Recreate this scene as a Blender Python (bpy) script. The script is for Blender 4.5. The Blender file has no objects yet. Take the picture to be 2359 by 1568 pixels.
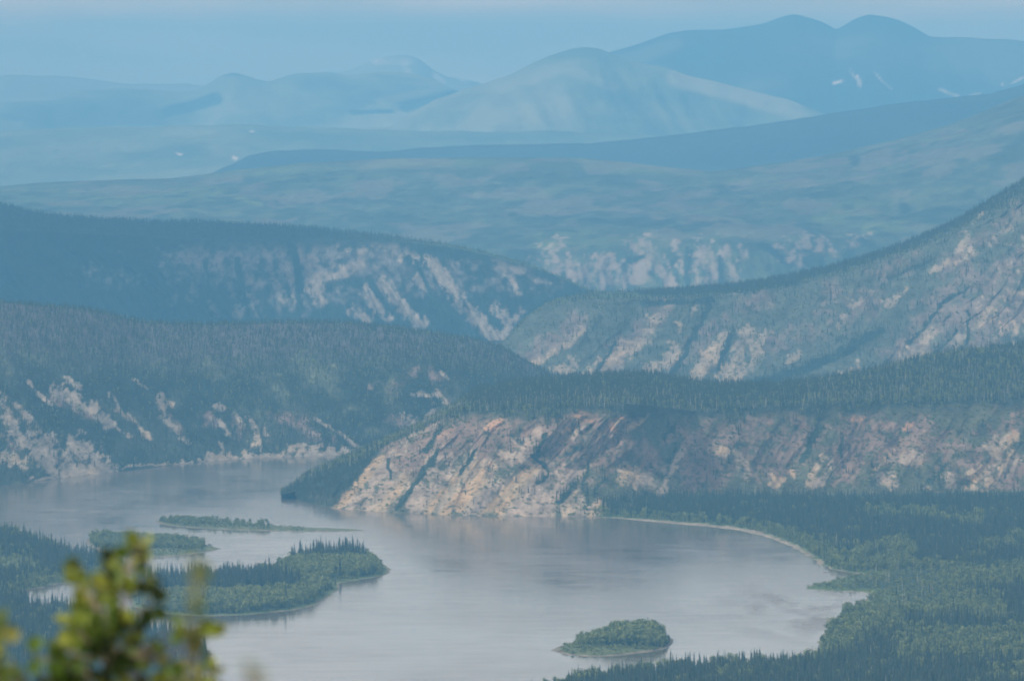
import bpy, bmesh, math, random
import numpy as np
from math import radians, sin, cos, pi
random.seed(7); rng = np.random.default_rng(11)
sc = bpy.context.scene
C = sc.collection

# ------------------------------------------------------------------ camera
K = 5.188e-5                    # tangent of the view angle covered by one unit of u or v
H0 = 500.0                      # height of the eye above the river
UC, VC, VH = 1179.0, 783.0, 150.0
PITCH = math.atan((VC - VH) * K)
cd = bpy.data.cameras.new('camera'); cam = bpy.data.objects.new('camera', cd); C.objects.link(cam)
cam.location = (0, 0, H0); cam.rotation_euler = (pi/2 - PITCH, 0, 0)
cd.sensor_width = 23.6; cd.lens = 23.6 / (2 * 1179 * K)
cd.clip_start = 0.5; cd.clip_end = 200000
cd.dof.use_dof = True; cd.dof.focus_distance = 9000; cd.dof.aperture_fstop = 6.6
sc.camera = cam
sc.render.resolution_x, sc.render.resolution_y = 1024, 680

# ------------------------------------------------------------------ light
SUN_EL, SUN_AZ = radians(40), radians(-118)     # azimuth clockwise from the viewing direction (+Y)
w = bpy.data.worlds.new('World'); sc.world = w; w.use_nodes = True
nt = w.node_tree; nt.nodes.clear()
sky = nt.nodes.new('ShaderNodeTexSky'); sky.sky_type = 'NISHITA'; sky.sun_disc = False
sky.sun_elevation = SUN_EL; sky.sun_rotation = SUN_AZ
sky.altitude = 500; sky.air_density = 1.0; sky.dust_density = 1.5
bg = nt.nodes.new('ShaderNodeBackground'); bg.inputs['Strength'].default_value = 0.12
wo = nt.nodes.new('ShaderNodeOutputWorld')
tc = nt.nodes.new('ShaderNodeTexCoord'); mp = nt.nodes.new('ShaderNodeMapping')
mp.inputs['Scale'].default_value = (22, 22, 150)
nz = nt.nodes.new('ShaderNodeTexNoise'); nz.inputs['Scale'].default_value = 1.0; nz.inputs['Detail'].default_value = 5
cr = nt.nodes.new('ShaderNodeValToRGB'); cr.color_ramp.elements[0].position = .42; cr.color_ramp.elements[1].position = .72
mx = nt.nodes.new('ShaderNodeMix'); mx.data_type = 'RGBA'
mul = nt.nodes.new('ShaderNodeMath'); mul.operation = 'MULTIPLY_ADD'; mul.inputs[1].default_value = .75; mul.inputs[2].default_value = .25
nt.links.new(tc.outputs['Generated'], mp.inputs[0]); nt.links.new(mp.outputs[0], nz.inputs['Vector'])
nt.links.new(nz.outputs['Fac'], cr.inputs[0]); nt.links.new(cr.outputs[0], mul.inputs[0]); 
sx = nt.nodes.new('ShaderNodeSeparateXYZ'); nt.links.new(tc.outputs['Generated'], sx.inputs[0])
el = nt.nodes.new('ShaderNodeMapRange'); el.interpolation_type = 'SMOOTHSTEP'; el.inputs[1].default_value = .012; el.inputs[2].default_value = .075
nt.links.new(sx.outputs[2], el.inputs[0])
lowm = nt.nodes.new('ShaderNodeMapRange'); lowm.inputs[1].default_value = 0; lowm.inputs[2].default_value = 1; lowm.inputs[3].default_value = .85; lowm.inputs[4].default_value = 0
nt.links.new(el.outputs[0], lowm.inputs[0])
m0 = nt.nodes.new('ShaderNodeMix'); m0.data_type = 'RGBA'; m0.inputs[7].default_value = (4.2, 4.2, 2.8, 1)
nt.links.new(lowm.outputs[0], m0.inputs[0]); nt.links.new(sky.outputs[0], m0.inputs[6]); nt.links.new(m0.outputs[2], mx.inputs[6])
cm = nt.nodes.new('ShaderNodeMapRange'); cm.inputs[1].default_value = 0; cm.inputs[2].default_value = 1; cm.inputs[3].default_value = .75; cm.inputs[4].default_value = 1
nt.links.new(el.outputs[0], cm.inputs[0]); cmm = nt.nodes.new('ShaderNodeMath'); cmm.operation = 'MULTIPLY'
nt.links.new(mul.outputs[0], cmm.inputs[0]); nt.links.new(cm.outputs[0], cmm.inputs[1]); nt.links.new(cmm.outputs[0], mx.inputs[0])
mx.inputs[7].default_value = (10.2, 8.3, 6.4, 1)
nt.links.new(mx.outputs[2], bg.inputs['Color']); nt.links.new(bg.outputs[0], wo.inputs[0])
sd = bpy.data.lights.new('sun', 'SUN'); so = bpy.data.objects.new('sun', sd); C.objects.link(so)
sd.energy = 3.0; sd.angle = radians(0.53); sd.color = (1, .93, .82)
so.rotation_euler = (pi/2 - SUN_EL, 0, pi - SUN_AZ)     # light comes from (sin az, cos az) at that elevation
sc.view_settings.view_transform = 'Standard'; sc.view_settings.look = 'None'
sc.view_settings.exposure = 0.20; sc.view_settings.gamma = 1.0
cy = sc.cycles
cy.use_denoising = True; cy.max_bounces = 6; cy.diffuse_bounces = 2; cy.glossy_bounces = 2
cy.transmission_bounces = 2; cy.transparent_max_bounces = 6; cy.volume_bounces = 1
cy.filter_width = 1.9

# ------------------------------------------------------------------ projection
CP, SP = cos(PITCH), sin(PITCH)
def P(u, v, D):
    """the point that lies in direction (u, v) at ground distance D"""
    u, v, D = np.broadcast_arrays(np.asarray(u, float), np.asarray(v, float), np.asarray(D, float))
    a = (u - UC) * K; b = -(v - VC) * K
    dy = CP + b * SP; dz = -SP + b * CP
    return a / dy * D, D * 1.0, H0 + dz / dy * D
def Dz(v, z=0.0):
    b = -(np.asarray(v, float) - VC) * K
    return (z - H0) * (CP + b * SP) / (-SP + b * CP)
def UV(x, y, z):
    dz = z - H0
    dep = y * CP - dz * SP; up = y * SP + dz * CP
    return UC + x / dep / K, VC - up / dep / K

# ------------------------------------------------------------------ noise
def _h(ix, iy, iz, seed):
    n = (ix * 374761393 + iy * 668265263 + iz * 2147483647 + seed * 1274126177) & 0xFFFFFFFF
    n = ((n ^ (n >> 13)) * 1274126177) & 0xFFFFFFFF
    n = (n ^ (n >> 16)) & 0xFFFFFFFF
    return n.astype(np.float64) / 4294967295.0
def noise(x, y, z=0.0, seed=0):
    x, y, z = np.broadcast_arrays(np.asarray(x, float), np.asarray(y, float), np.asarray(z, float))
    xi, yi, zi = np.floor(x).astype(np.int64), np.floor(y).astype(np.int64), np.floor(z).astype(np.int64)
    fx, fy, fz = x - xi, y - yi, z - zi
    fx, fy, fz = [t * t * t * (t * (t * 6 - 15) + 10) for t in (fx, fy, fz)]
    r = 0
    for dx in (0, 1):
        for dy in (0, 1):
            for dz in (0, 1):
                r = r + _h(xi + dx, yi + dy, zi + dz, seed) * (fx if dx else 1 - fx) * (fy if dy else 1 - fy) * (fz if dz else 1 - fz)
    return r * 2 - 1
def fbm(x, y, z=0.0, oct=4, seed=0, gain=.5):
    r = 0; a = 1.0; s = 0
    for o in range(oct):
        f = 2.03 ** o
        r = r + a * noise(np.asarray(x) * f, np.asarray(y) * f, np.asarray(z) * f, seed + o * 17); s += a; a *= gain
    return r / s * 1.6
def ss(a, b, x):
    t = np.clip((x - a) / (b - a), 0, 1); return t * t * (3 - 2 * t)

# ------------------------------------------------------------------ materials
def nodemat(name):
    m = bpy.data.materials.new(name); m.use_nodes = True
    n = m.node_tree.nodes; return m, n, m.node_tree.links, n['Principled BSDF']
def terrain_mat(name, s1=25.0, s2=6.0, amt=.45, bump=1.0, bdist=1.5):
    """albedo per vertex (rock, scrub, forest floor, sand), broken up by fine procedural grain"""
    m, n, l, b = nodemat(name)
    at = n.new('ShaderNodeAttribute'); at.attribute_name = 'Col'
    tc = n.new('ShaderNodeTexCoord')
    mp = n.new('ShaderNodeMapping'); mp.inputs['Scale'].default_value = (1/s1, .38/s1, .9/s1)
    l.new(tc.outputs['Object'], mp.inputs[0])
    n1 = n.new('ShaderNodeTexNoise'); n1.inputs['Scale'].default_value = 1; n1.inputs['Detail'].default_value = 6; n1.inputs['Roughness'].default_value = .65
    l.new(mp.outputs[0], n1.inputs['Vector'])
    mr = n.new('ShaderNodeMapRange'); mr.inputs[1].default_value = .3; mr.inputs[2].default_value = .7
    mr.inputs[3].default_value = 1 - amt; mr.inputs[4].default_value = 1 + amt
    l.new(n1.outputs['Fac'], mr.inputs[0])
    mm = n.new('ShaderNodeVectorMath'); mm.operation = 'SCALE'
    l.new(at.outputs['Color'], mm.inputs[0]); l.new(mr.outputs[0], mm.inputs['Scale'])
    l.new(mm.outputs[0], b.inputs['Base Color'])
    b.inputs['Roughness'].default_value = .95; b.inputs['Specular IOR Level'].default_value = .1
    n2 = n.new('ShaderNodeTexNoise'); n2.inputs['Scale'].default_value = s1 / s2; n2.inputs['Detail'].default_value = 4
    l.new(mp.outputs[0], n2.inputs['Vector'])
    bp = n.new('ShaderNodeBump'); bp.inputs['Strength'].default_value = bump; bp.inputs['Distance'].default_value = bdist
    l.new(n2.outputs['Fac'], bp.inputs['Height']); l.new(bp.outputs[0], b.inputs['Normal'])
    return m
def leaf_mat(name, cols, rough=.8, trans=0.0):
    """foliage whose tone varies from plant to plant and from clump to clump"""
    m, n, l, b = nodemat(name)
    oi = n.new('ShaderNodeObjectInfo'); cr = n.new('ShaderNodeValToRGB')
    cr.color_ramp.interpolation = 'LINEAR'
    while len(cr.color_ramp.elements) < len(cols): cr.color_ramp.elements.new(.5)
    for i, c in enumerate(cols):
        cr.color_ramp.elements[i].position = i / (len(cols) - 1); cr.color_ramp.elements[i].color = (*c, 1)
    geo = n.new('ShaderNodeNewGeometry')
    ad = n.new('ShaderNodeMath'); ad.operation = 'MULTIPLY_ADD'; ad.inputs[1].default_value = .55
    m2 = n.new('ShaderNodeMath'); m2.operation = 'MULTIPLY'; m2.inputs[1].default_value = .45
    l.new(oi.outputs['Random'], ad.inputs[0]); l.new(geo.outputs['Random Per Island'], m2.inputs[0]); l.new(m2.outputs[0], ad.inputs[2])
    l.new(ad.outputs[0], cr.inputs[0]); l.new(cr.outputs[0], b.inputs['Base Color'])
    b.inputs['Roughness'].default_value = rough; b.inputs['Specular IOR Level'].default_value = .2
    if trans:
        out = n['Material Output']; tr = n.new('ShaderNodeBsdfTranslucent'); mx = n.new('ShaderNodeMixShader')
        mx.inputs[0].default_value = trans; l.new(cr.outputs[0], tr.inputs['Color'])
        l.new(b.outputs[0], mx.inputs[1]); l.new(tr.outputs[0], mx.inputs[2]); l.new(mx.outputs[0], out.inputs[0])
    return m
def bark_mat(name, c, c2):
    m, n, l, b = nodemat(name)
    tc = n.new('ShaderNodeTexCoord'); nz = n.new('ShaderNodeTexNoise'); nz.inputs['Scale'].default_value = 6; nz.inputs['Detail'].default_value = 4
    cr = n.new('ShaderNodeValToRGB'); cr.color_ramp.elements[0].color = (*c, 1); cr.color_ramp.elements[1].color = (*c2, 1)
    l.new(tc.outputs['Object'], nz.inputs['Vector']); l.new(nz.outputs['Fac'], cr.inputs[0]); l.new(cr.outputs[0], b.inputs['Base Color'])
    b.inputs['Roughness'].default_value = .9
    return m
M_TER = terrain_mat('slope', 22, 5)
M_FLAT = terrain_mat('bank', 14, 4, amt=.35, bdist=.6)
M_FAR = terrain_mat('far_slope', 260, 60, amt=.30, bdist=12)
M_MTN = terrain_mat('mountain_slope', 700, 160, amt=.25, bdist=30)
M_SPR = leaf_mat('spruce_needles', [(.016, .024, .013), (.026, .037, .018), (.040, .052, .024), (.062, .070, .032)])
M_POP = leaf_mat('poplar_leaves', [(.082, .112, .036), (.132, .165, .052), (.185, .215, .070), (.245, .265, .098)])
M_BAR = bark_mat('spruce_bark', (.05, .04, .035), (.10, .085, .07))
M_ASP = bark_mat('aspen_bark', (.32, .31, .27), (.48, .46, .40))

def set_props(o, label=None, cat=None, group=None, kind=None):
    if label: o['label'] = label
    if cat: o['category'] = cat
    if group: o['group'] = group
    if kind: o['kind'] = kind
    return o
def mesh_np(name, V, F, mats, mi=None, smooth=True, col=None):
    V = np.asarray(V, np.float32); F = np.asarray(F, np.int32)
    me = bpy.data.meshes.new(name)
    me.vertices.add(len(V)); me.vertices.foreach_set('co', V.ravel())
    k = F.shape[1]
    me.loops.add(F.size); me.loops.foreach_set('vertex_index', F.ravel())
    me.polygons.add(len(F)); me.polygons.foreach_set('loop_start', np.arange(0, F.size, k, dtype=np.int32))
    me.polygons.foreach_set('loop_total', np.full(len(F), k, np.int32))
    if mi is not None: me.polygons.foreach_set('material_index', np.asarray(mi, np.int32))
    me.polygons.foreach_set('use_smooth', np.full(len(F), smooth))
    me.update(calc_edges=True); me.validate()
    if col is not None:
        a = me.attributes.new('Col', 'FLOAT_COLOR', 'POINT')
        c = np.ones((len(V), 4), np.float32); c[:, :3] = col; a.data.foreach_set('color', c.ravel())
    for m in mats: me.materials.append(m)
    return me
def link(name, me, parent=None):
    o = bpy.data.objects.new(name, me); C.objects.link(o)
    if parent: o.parent = parent
    return o
def grid_faces(R, Cn, keep=None):
    i = np.arange(R - 1)[:, None] * Cn + np.arange(Cn - 1)[None, :]
    f = np.stack([i, i + 1, i + Cn + 1, i + Cn], -1).reshape(-1, 4)
    return f if keep is None else f[keep.ravel()]

# ------------------------------------------------------------------ where rock, scree and scrub lie
def seg_dist(u, v, pts):
    d = np.full(np.shape(u), 1e9)
    for (x0, y0), (x1, y1) in zip(pts[:-1], pts[1:]):
        dx, dy = x1 - x0, y1 - y0; L = dx*dx + dy*dy + 1e-9
        t = np.clip(((u - x0) * dx + (v - y0) * dy) / L, 0, 1)
        d = np.minimum(d, np.hypot(u - x0 - t*dx, v - y0 - t*dy))
    return d
def in_poly(u, v, poly):
    ins = np.zeros(np.shape(u), bool); n = len(poly)
    for i in range(n):
        x0, y0 = poly[i]; x1, y1 = poly[(i + 1) % n]
        if y0 == y1: continue
        c = ((y0 > v) != (y1 > v)) & (u < (x1 - x0) * (v - y0) / (y1 - y0) + x0)
        ins ^= c
    return ins
def paint(u, v, strokes, soft=.8):
    """strokes: (width, strength, (u,v), (u,v), ...) -> 0..1 field with soft edges"""
    m = np.zeros(np.shape(u))
    for s in strokes:
        wd, st = s[0], s[1]; pts = list(s[2:])
        if len(pts) == 1: pts = pts * 2
        pu = [p[0] for p in pts]; pv = [p[1] for p in pts]; e = wd * 1.5
        sel = (u > min(pu) - e) & (u < max(pu) + e) & (v > min(pv) - e) & (v < max(pv) + e)
        if not sel.any(): continue
        d = seg_dist(u[sel], v[sel], pts)
        m[sel] = np.maximum(m[sel], st * (1 - ss(wd * .5 * (1 - soft), wd * .5 * (1 + soft), d)))
    return m
def outcrop(U, V, strokes, X, Y, Z, sc=1.0, seed=0, grow=1.35, fr=.42):
    """broken bare ground: the strokes widened, frayed at their edges and holed by growth"""
    a = fbm(X / (34*sc), Z / (30*sc), Y / (240*sc), 3, seed + 900); b = fbm(X / (8*sc), Z / (9*sc), Y / (90*sc), 4, seed + 950, .6)
    p = paint(U + 9*a + 5*b, V + 7*a + 5*b, [(q[0]*grow,) + tuple(q[1:]) for q in strokes], 1.0)
    return ss(.22, .85, p + (fr * 1.25 * b + .2 * a) * (p > .02)) * ss(.0, .15, p), b
def mixc(c, m, col):
    return c * (1 - m[..., None]) + np.asarray(col) * m[..., None]

# ------------------------------------------------------------------ landforms
LAND = {}
def smooth1(a, k):
    if k < 1: return a
    ker = np.exp(-.5 * (np.arange(-3*k, 3*k+1) / k) ** 2); ker /= ker.sum()
    return np.convolve(np.pad(a, 3*k, mode='edge'), ker, 'valid')
def landform(name, u0, u1, nc, curves, rows, mat, color, gully=None, rough=0, back=(400, -60), seed=0, label=None, under=True, crestfix=0, deep=1.0, rc=.15):
    """a body of land whose foot, ledges and crest follow the curves [(u, v, D or None)], D the distance (None: at river level).
    rows[i] = grid rows between curve i and i+1.  Behind the crest the land falls away for back[0] metres by back[1]."""
    u = np.linspace(u0, u1, nc); step = (u1 - u0) / (nc - 1)
    k = max(1, int(9 / step))
    curves = [[(p[0], p[1], p[2] * deep if p[2] else None) for p in cv] for cv in curves]
    L = []
    for ci, cv in enumerate(curves):
        cu = [p[0] for p in cv]
        v = smooth1(np.interp(u, cu, [p[1] for p in cv]), k)
        if ci == len(curves) - 1: v = v + crestfix
        D = smooth1(np.interp(u, cu, [p[2] if p[2] else float(Dz(p[1], .4)) for p in cv]), k)
        if all(p[2] is None for p in cv): D = Dz(v, .4)
        x, y, z = P(u, v, D); L.append(np.stack([x, y, z]))
    R = []; T = []
    if under:
        a = L[0].copy(); f = (a[1] - 14) / a[1]; a[0] *= f; a[1] *= f; a[2] = a[2] - 4; R.append(a); T.append(-.1)
    n = len(L) - 1
    for i in range(n):
        for j in range(rows[i]):
            t = j / rows[i]; R.append(L[i] * (1 - t) + L[i+1] * t); T.append(i + t)
    R.append(L[n]); T.append(float(n))
    nb = 10
    for j in range(1, nb + 1):
        t = j / nb; a = L[n].copy(); f = (a[1] + back[0] * t) / a[1]
        a[0] *= f; a[1] *= f; a[2] = a[2] + back[1] * t ** 1.6 + 0; R.append(a); T.append(n + t)
    G = np.array(R); T = np.array(T)[:, None] * np.ones((1, nc))
    X, Y, Z = G[:, 0], G[:, 1], G[:, 2]
    bell = np.clip(np.minimum(T, n - T), 0, 1); bell = ss(0, .35, bell)
    if gully: 
        dY, dZ = gully(X, Y, Z, T, bell)
        Y = Y + dY; Z = Z + dZ
    if rough:
        Z = Z + rough * fbm(X / (rough * 12), Y / (rough * 36), 0, 4, seed + 5) * (rc + (1 - rc) * bell) * (T >= 0)
    U_, V_ = UV(X, Y, Z)
    col = color(U_, V_, X, Y, Z, T)
    me = mesh_np(name, np.stack([X, Y, Z], -1).reshape(-1, 3), grid_faces(*X.shape), [mat], col=col.reshape(-1, 3))
    o = link(name, me); set_props(o, kind='structure')
    if label: o['label'] = label
    LAND[seed] = dict(X=X, Y=Y, Z=Z, T=T, U=U_, V=V_, n=n, o=o)
    return o

def ribs(wl, slant, amp_y, amp_z=0, seed=0, top=9, lo=0):
    """spurs and gullies running down a slope; wl their spacing in metres"""
    def f(X, Y, Z, T, bell):
        q = (X + slant * Z) / wl + .35 * fbm(X / (wl * 2.2), Z / (wl * 1.6), 0, 3, seed + 1)
        g = 1 - np.abs(fbm(q, Z / (wl * 5), 0, 3, seed + 2, .55)) * 1.5
        g2 = np.abs(fbm(q * 3.1 + 9, Z / (wl * 1.5), 0, 3, seed + 3))
        m = bell * ss(0, .3, top - T) * (T > lo)
        f1 = np.abs(fbm((X + slant * Z) / (wl * .24) + fbm(X / wl, Z / wl, 0, 2, seed + 6), Z / (wl * 1.2), 0, 3, seed + 4, .6)); f2 = fbm(X / (wl * .07), Z / (wl * .1), 0, 3, seed + 5)
        return (amp_y * (g - .5 + .45 * g2) + amp_y * .34 * f1 + amp_y * .06 * f2) * m, amp_z * (g2 - .3) * m
    return f

FOREST = (.022, .034, .022); SCRUB = (.085, .105, .060); MEADOW = (.100, .135, .055)
ROCK = (.315, .262, .195); SCREE = (.24, .22, .21); LILAC = (.205, .155, .135); ORANGE = (.34, .215, .14); TAN = (.385, .285, .165); SAND = (.25, .22, .175)

# --- near right headland with the pale river cliff
D_ROCK = [
 (60,.9,(770,1165),(830,1120),(880,1075)), (50,1,(860,1168),(920,1110)), (70,1,(960,1155),(1040,1125),(1100,1110)),
 (76,1,(1080,1155),(1180,1130),(1230,1110)), (66,1,(1180,1165),(1300,1150)), (34,.95,(1300,1172),(1400,1168)),
 (30,.8,(980,1080),(1010,1050)), (40,.85,(1060,1080),(1090,1060)), (34,.8,(1130,1070),(1160,1055)), (26,.7,(1190,1060),(1230,1040)), (26,.7,(1300,1120),(1345,1060)),
 (26,.8,(870,1060),(930,1030)), (20,.7,(940,1000),(1000,975)), (24,.6,(1190,1020),(1240,1000)), (22,.8,(1320,1010),(1345,970)),
 (36,1,(1445,1095),(1490,1110)), (12,1,(1530,1085),(1578,1040)), (14,.9,(1510,1150),(1530,1110),(1558,1075)), (14,.9,(1520,1135),(1535,1128)),
 (20,.85,(1650,1040),(1690,1042)), (20,.7,(1700,1055),(1712,1090)), (20,.95,(1785,1115),(1800,1100)), (12,.7,(1820,1095),(1822,1085)),
 (16,.95,(1868,1116),(1895,1112)), (12,.7,(1870,1100),(1900,1060)), (14,.6,(1912,1100),(1914,1060)),
 (30,.9,(2070,1055),(2110,1050)), (26,.95,(2030,1095),(2055,1112)), (20,.95,(2188,1120),(2190,1105)), (14,.7,(2140,1130),(2150,1118)),
 (26,.95,(2290,1035),(2330,1000)), (30,.9,(2285,1105),(2330,1070)), (22,.8,(2240,1095),(2270,1080)), (22,.7,(2320,1040),(2350,1060)), (16,.6,(2235,1125),(2255,1110)),
 (14,.9,(1440,985),(1475,965),(1500,945)), (9,.8,(1400,1000),(1425,970)),
]
D_LIL = [(120,.9,(900,1060),(1020,1000),(1100,975)), (150,.85,(1120,1010),(1300,985),(1400,985)), (120,.8,(1300,1040),(1420,1030)),
 (60,.75,(1480,1035),(1500,1060)), (170,.7,(1600,1000),(1700,1010),(1830,1000)), (90,.8,(1590,1110),(1640,1090)), (120,.7,(1760,1060),(1800,990)),
 (130,.75,(1980,1000),(2120,1010)), (90,.8,(1950,1080),(1960,1020)), (120,.7,(2180,1040),(2340,1090)), (60,.6,(2230,1000),(2358,960)), (300,.5,(2358,1040),(2700,1040))]
D_ORG = [(24,.9,(1120,985),(1150,968)), (16,.6,(1060,950),(1095,942)), (26,.6,(1010,1000),(1040,985)), (30,.75,(1325,950),(1365,965)), (14,.8,(1405,965),(1418,990)),
 (14,.8,(1430,960),(1445,975)), (18,.5,(1450,970),(1500,950)), (14,.6,(1300,990),(1330,1000)), (16,.7,(1965,965),(1990,962)), (12,.8,(2082,988),(2095,978)), (22,.5,(2310,1010),(2330,995)),
 (12,.5,(1560,965),(1580,962)), (40,.35,(1180,1090),(1190,1130)), (16,.5,(1240,1070),(1250,1085)), (50,.3,(1200,1000),(1290,990)), (40,.35,(880,1130),(930,1090))]
D_DRK = [(12,1,(1010,1035),(960,1110),(915,1172)), (9,.9,(1095,1035),(1060,1090)), (12,.8,(1015,980),(985,1040)), (9,.9,(895,1100),(893,1055)), (14,.8,(1330,1110),(1290,1155)),
 (16,.7,(1240,1110),(1262,1100)), (8,.8,(1350,1060),(1352,1160)), (10,.7,(1260,1080),(1225,1050)), (12,.8,(1235,1045),(1260,1000)), (12,.8,(1555,1030),(1540,1062)),
 (18,.9,(1850,1060),(1890,980),(1885,940)), (12,.6,(1940,1050),(1940,1000)), (14,.6,(1330,985),(1345,1010)), (10,.7,(1395,1100),(1370,1140)), (12,.6,(2120,1130),(2180,1070)), (18,.6,(1180,1005),(1200,1020)),
 (14,.7,(1530,1010),(1548,985)), (24,.7,(1400,1160),(1500,1140)), (14,.6,(1290,1050),(1340,1030)), (16,.5,(1700,1020),(1680,1060)), (20,.5,(2150,1120),(2200,1100))]
def col_D(U, V, X, Y, Z, T):
    n1 = fbm(X / 30, Z / 26, Y / 200, 4, 31); n2 = fbm(X / 8, Z / 8, Y / 70, 4, 37); n3 = fbm((X - 1.1 * Z) / 14, Z / 50, 0, 3, 41)
    c = np.ones(U.shape + (3,)) * np.array(FOREST)
    c = mixc(c, .8 * ss(-.3, .5, n1), (.060, .070, .048))
    face = ss(-.03, -.01, T) * (1 - ss(1.95, 2.02, T)) * ss(-14, 10, U - (770 + (1165 - V) * .87) + 8 * n2)
    face = face * (1 - ss(1.72, 2.0, T + .20 * n1 + .12 * n2) * ss(1000, 1080, U))
    Uw, Vw = U + 7 * n1 + 4 * n2, V + 6 * n2
    c = mixc(c, face, (.085, .092, .058))
    lil = paint(Uw, Vw, D_LIL); c = mixc(c, face * .9 * ss(.3, .85, lil + .42 * n2 + .15 * n1 + .2 * n3), (.205, .145, .115))
    rk = paint(Uw, Vw, D_ROCK); m, hf = outcrop(U, V, D_ROCK, X, Y, Z, .8, 1, 1.2, .5); m = m * face * .95; m = m * (1 - .45 * ss(.2, .8, n3))
    c = mixc(c, m, ROCK); c = c * (1 + .28 * hf * m)[..., None]
    n4 = fbm((X - .95 * Z) / 22, Z / 160, 0, 4, 47); c = mixc(c, m * ss(-.1, .5, n4) * .75, TAN); c = mixc(c, m * ss(.0, .5, -n4) * .45, (.28, .225, .20)); c = mixc(c, m * ss(.25, .6, n2 * .5 + n4) * .5, (.36, .245, .14))
    c = mixc(c, face * ss(.35, .75, paint(Uw, Vw, D_ORG) + .22 * n2), ORANGE)
    sp = face * ss(.30, .62, fbm(X / 5, Z / 4, Y / 8, 3, 43) - .10 * rk); c = mixc(c, sp * .75, (.04, .055, .035))
    dk = face * ss(.35, .7, paint(Uw, Vw, D_DRK) + .2 * n2); c = mixc(c, dk, (.03, .046, .03))
    return c
def gul_D(X, Y, Z, T, bell):
    a, b = ribs(80, -.95, 40, 4, 3, top=2.0)(X, Y, Z, T, ss(0, .5, np.clip(np.minimum(T, 2.0 - T), 0, 1)))
    k = .85 - .5 * ss(90, 220, X); return a * k, b * k
landform('cliff', 648, 2900, 1180, [
  [(648,1140,None),(700,1152,None),(760,1168,None),(920,1179,None),(1100,1186,None),(1340,1188,None),(1450,1187,None),(1600,1176,9600),(1750,1166,9650),(2000,1152,9750),(2358,1150,9800),(2900,1140,9900)],
  [(648,1139,9650),(700,1120,9690),(760,1110,9600),(850,1105,9560),(1000,1085,9500),(1200,1075,9480),(1400,1075,9560),(1600,1090,9720),(1800,1085,9800),(2000,1060,9850),(2358,1050,9900),(2900,1030,10000)],
  [(648,1138,9780),(700,1104,9800),(760,1082,9820),(850,1042,9800),(920,1010,9780),(1000,972,9720),(1060,945,9700),(1150,948,9650),(1300,938,9620),(1450,930,9640),(1600,945,9840),(1800,935,9900),(2000,930,9960),(2200,925,10020),(2358,915,10060),(2900,890,10200)],
  [(648,1139,9860),(700,1098,9960),(760,1072,10000),(850,1030,10050),(920,1000,10100),(1000,962,10200),(1060,925,10300),(1100,905,10380),(1200,885,10430),(1300,876,10450),(1400,868,10460),(1500,868,10460),(1600,886,10440),(1700,892,10440),(1800,892,10440),(1900,878,10450),(2000,860,10480),(2100,835,10520),(2200,816,10540),(2358,798,10560),(2900,760,10600)],
  ], [150, 150, 60], M_TER, col_D, gully=gul_D, rough=1.3, back=(600, -90), seed=1)
# --- hill on the left bank
A_ROCK = [(6,1,(63,875),(85,905),(122,932)), (10,1,(148,868),(182,892)), (20,.95,(135,905),(165,912),(190,930),(225,945),(250,975)), (11,1,(262,975),(242,968)), (7,.8,(266,985),(300,1003)),
 (8,.9,(262,915),(275,945),(305,965),(330,1000),(350,1010)), (6,.8,(312,875),(335,890)), (8,.8,(360,900),(405,938)), (13,.95,(368,925),(385,965),(410,1000),(430,1014)),
 (20,1,(-60,880),(0,925),(14,948),(30,980),(45,1020)), (12,.8,(30,925),(72,968)), (34,.95,(78,1008),(115,1030)), (16,.9,(60,1010),(90,1060),(130,1085)), (24,.95,(8,1045),(45,1060)),
 (12,.95,(152,1000),(170,1012)), (34,1,(168,1022),(215,1060),(240,1082)), (40,.95,(160,1085),(235,1088)), (20,.9,(100,1050),(125,1062)), (60,.8,(-200,960),(-60,1060)),
 (4,1,(65,1110),(140,1097),(200,1090)), (3,1,(285,1082),(380,1070),(480,1060)), (10,1,(500,965),(515,985),(532,1003)), (8,.9,(495,935),(520,940)), (8,.7,(480,955),(505,975)), (7,.9,(505,1020),(520,1045)),
 (7,.8,(545,958),(560,975)), (9,.85,(575,965),(590,985),(600,1035)), (8,.7,(610,985),(622,1015)), (10,.9,(575,1020),(560,1040)), (15,.95,(668,1030),(740,1036),(800,1044)), (8,1,(700,1022),(740,1022)),
 (12,1,(490,1055),(600,1052),(700,1046),(800,1042)), (9,1,(800,1042),(868,1034)), (5,1,(735,970),(790,1000),(815,1025),(855,1034)), (16,1,(945,968),(975,975),(1002,950)), (7,.9,(945,905),(985,912),(1012,908),(1035,932)),
 (5,.8,(1005,845),(1030,870))]
A_LIL = [(44,.7,(640,955),(700,965),(715,1000)), (40,.5,(900,905),(940,860),(985,850),(1010,875)), (50,.5,(905,955),(930,985)), (40,.4,(865,890),(890,880)), (30,.6,(130,920),(220,960)), (60,.5,(480,965),(560,990)), (40,.5,(700,1000),(760,1010)),
 (26,.5,(1020,900),(1045,930)), (20,.6,(400,960),(420,1000)), (30,.5,(0,1010),(40,1030))]
A_GRN = [(30,.7,(50,812),(98,825)), (80,.75,(700,840),(745,870)), (50,.6,(640,880),(650,920)), (60,.6,(480,845),(510,900)), (50,.5,(330,835),(360,850)), (60,.5,(860,850),(900,900)), (30,.5,(0,800),(20,850)), (60,.4,(600,950),(560,930)), (50,.5,(820,950),(850,990)), (70,.4,(560,840),(600,860))]
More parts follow.
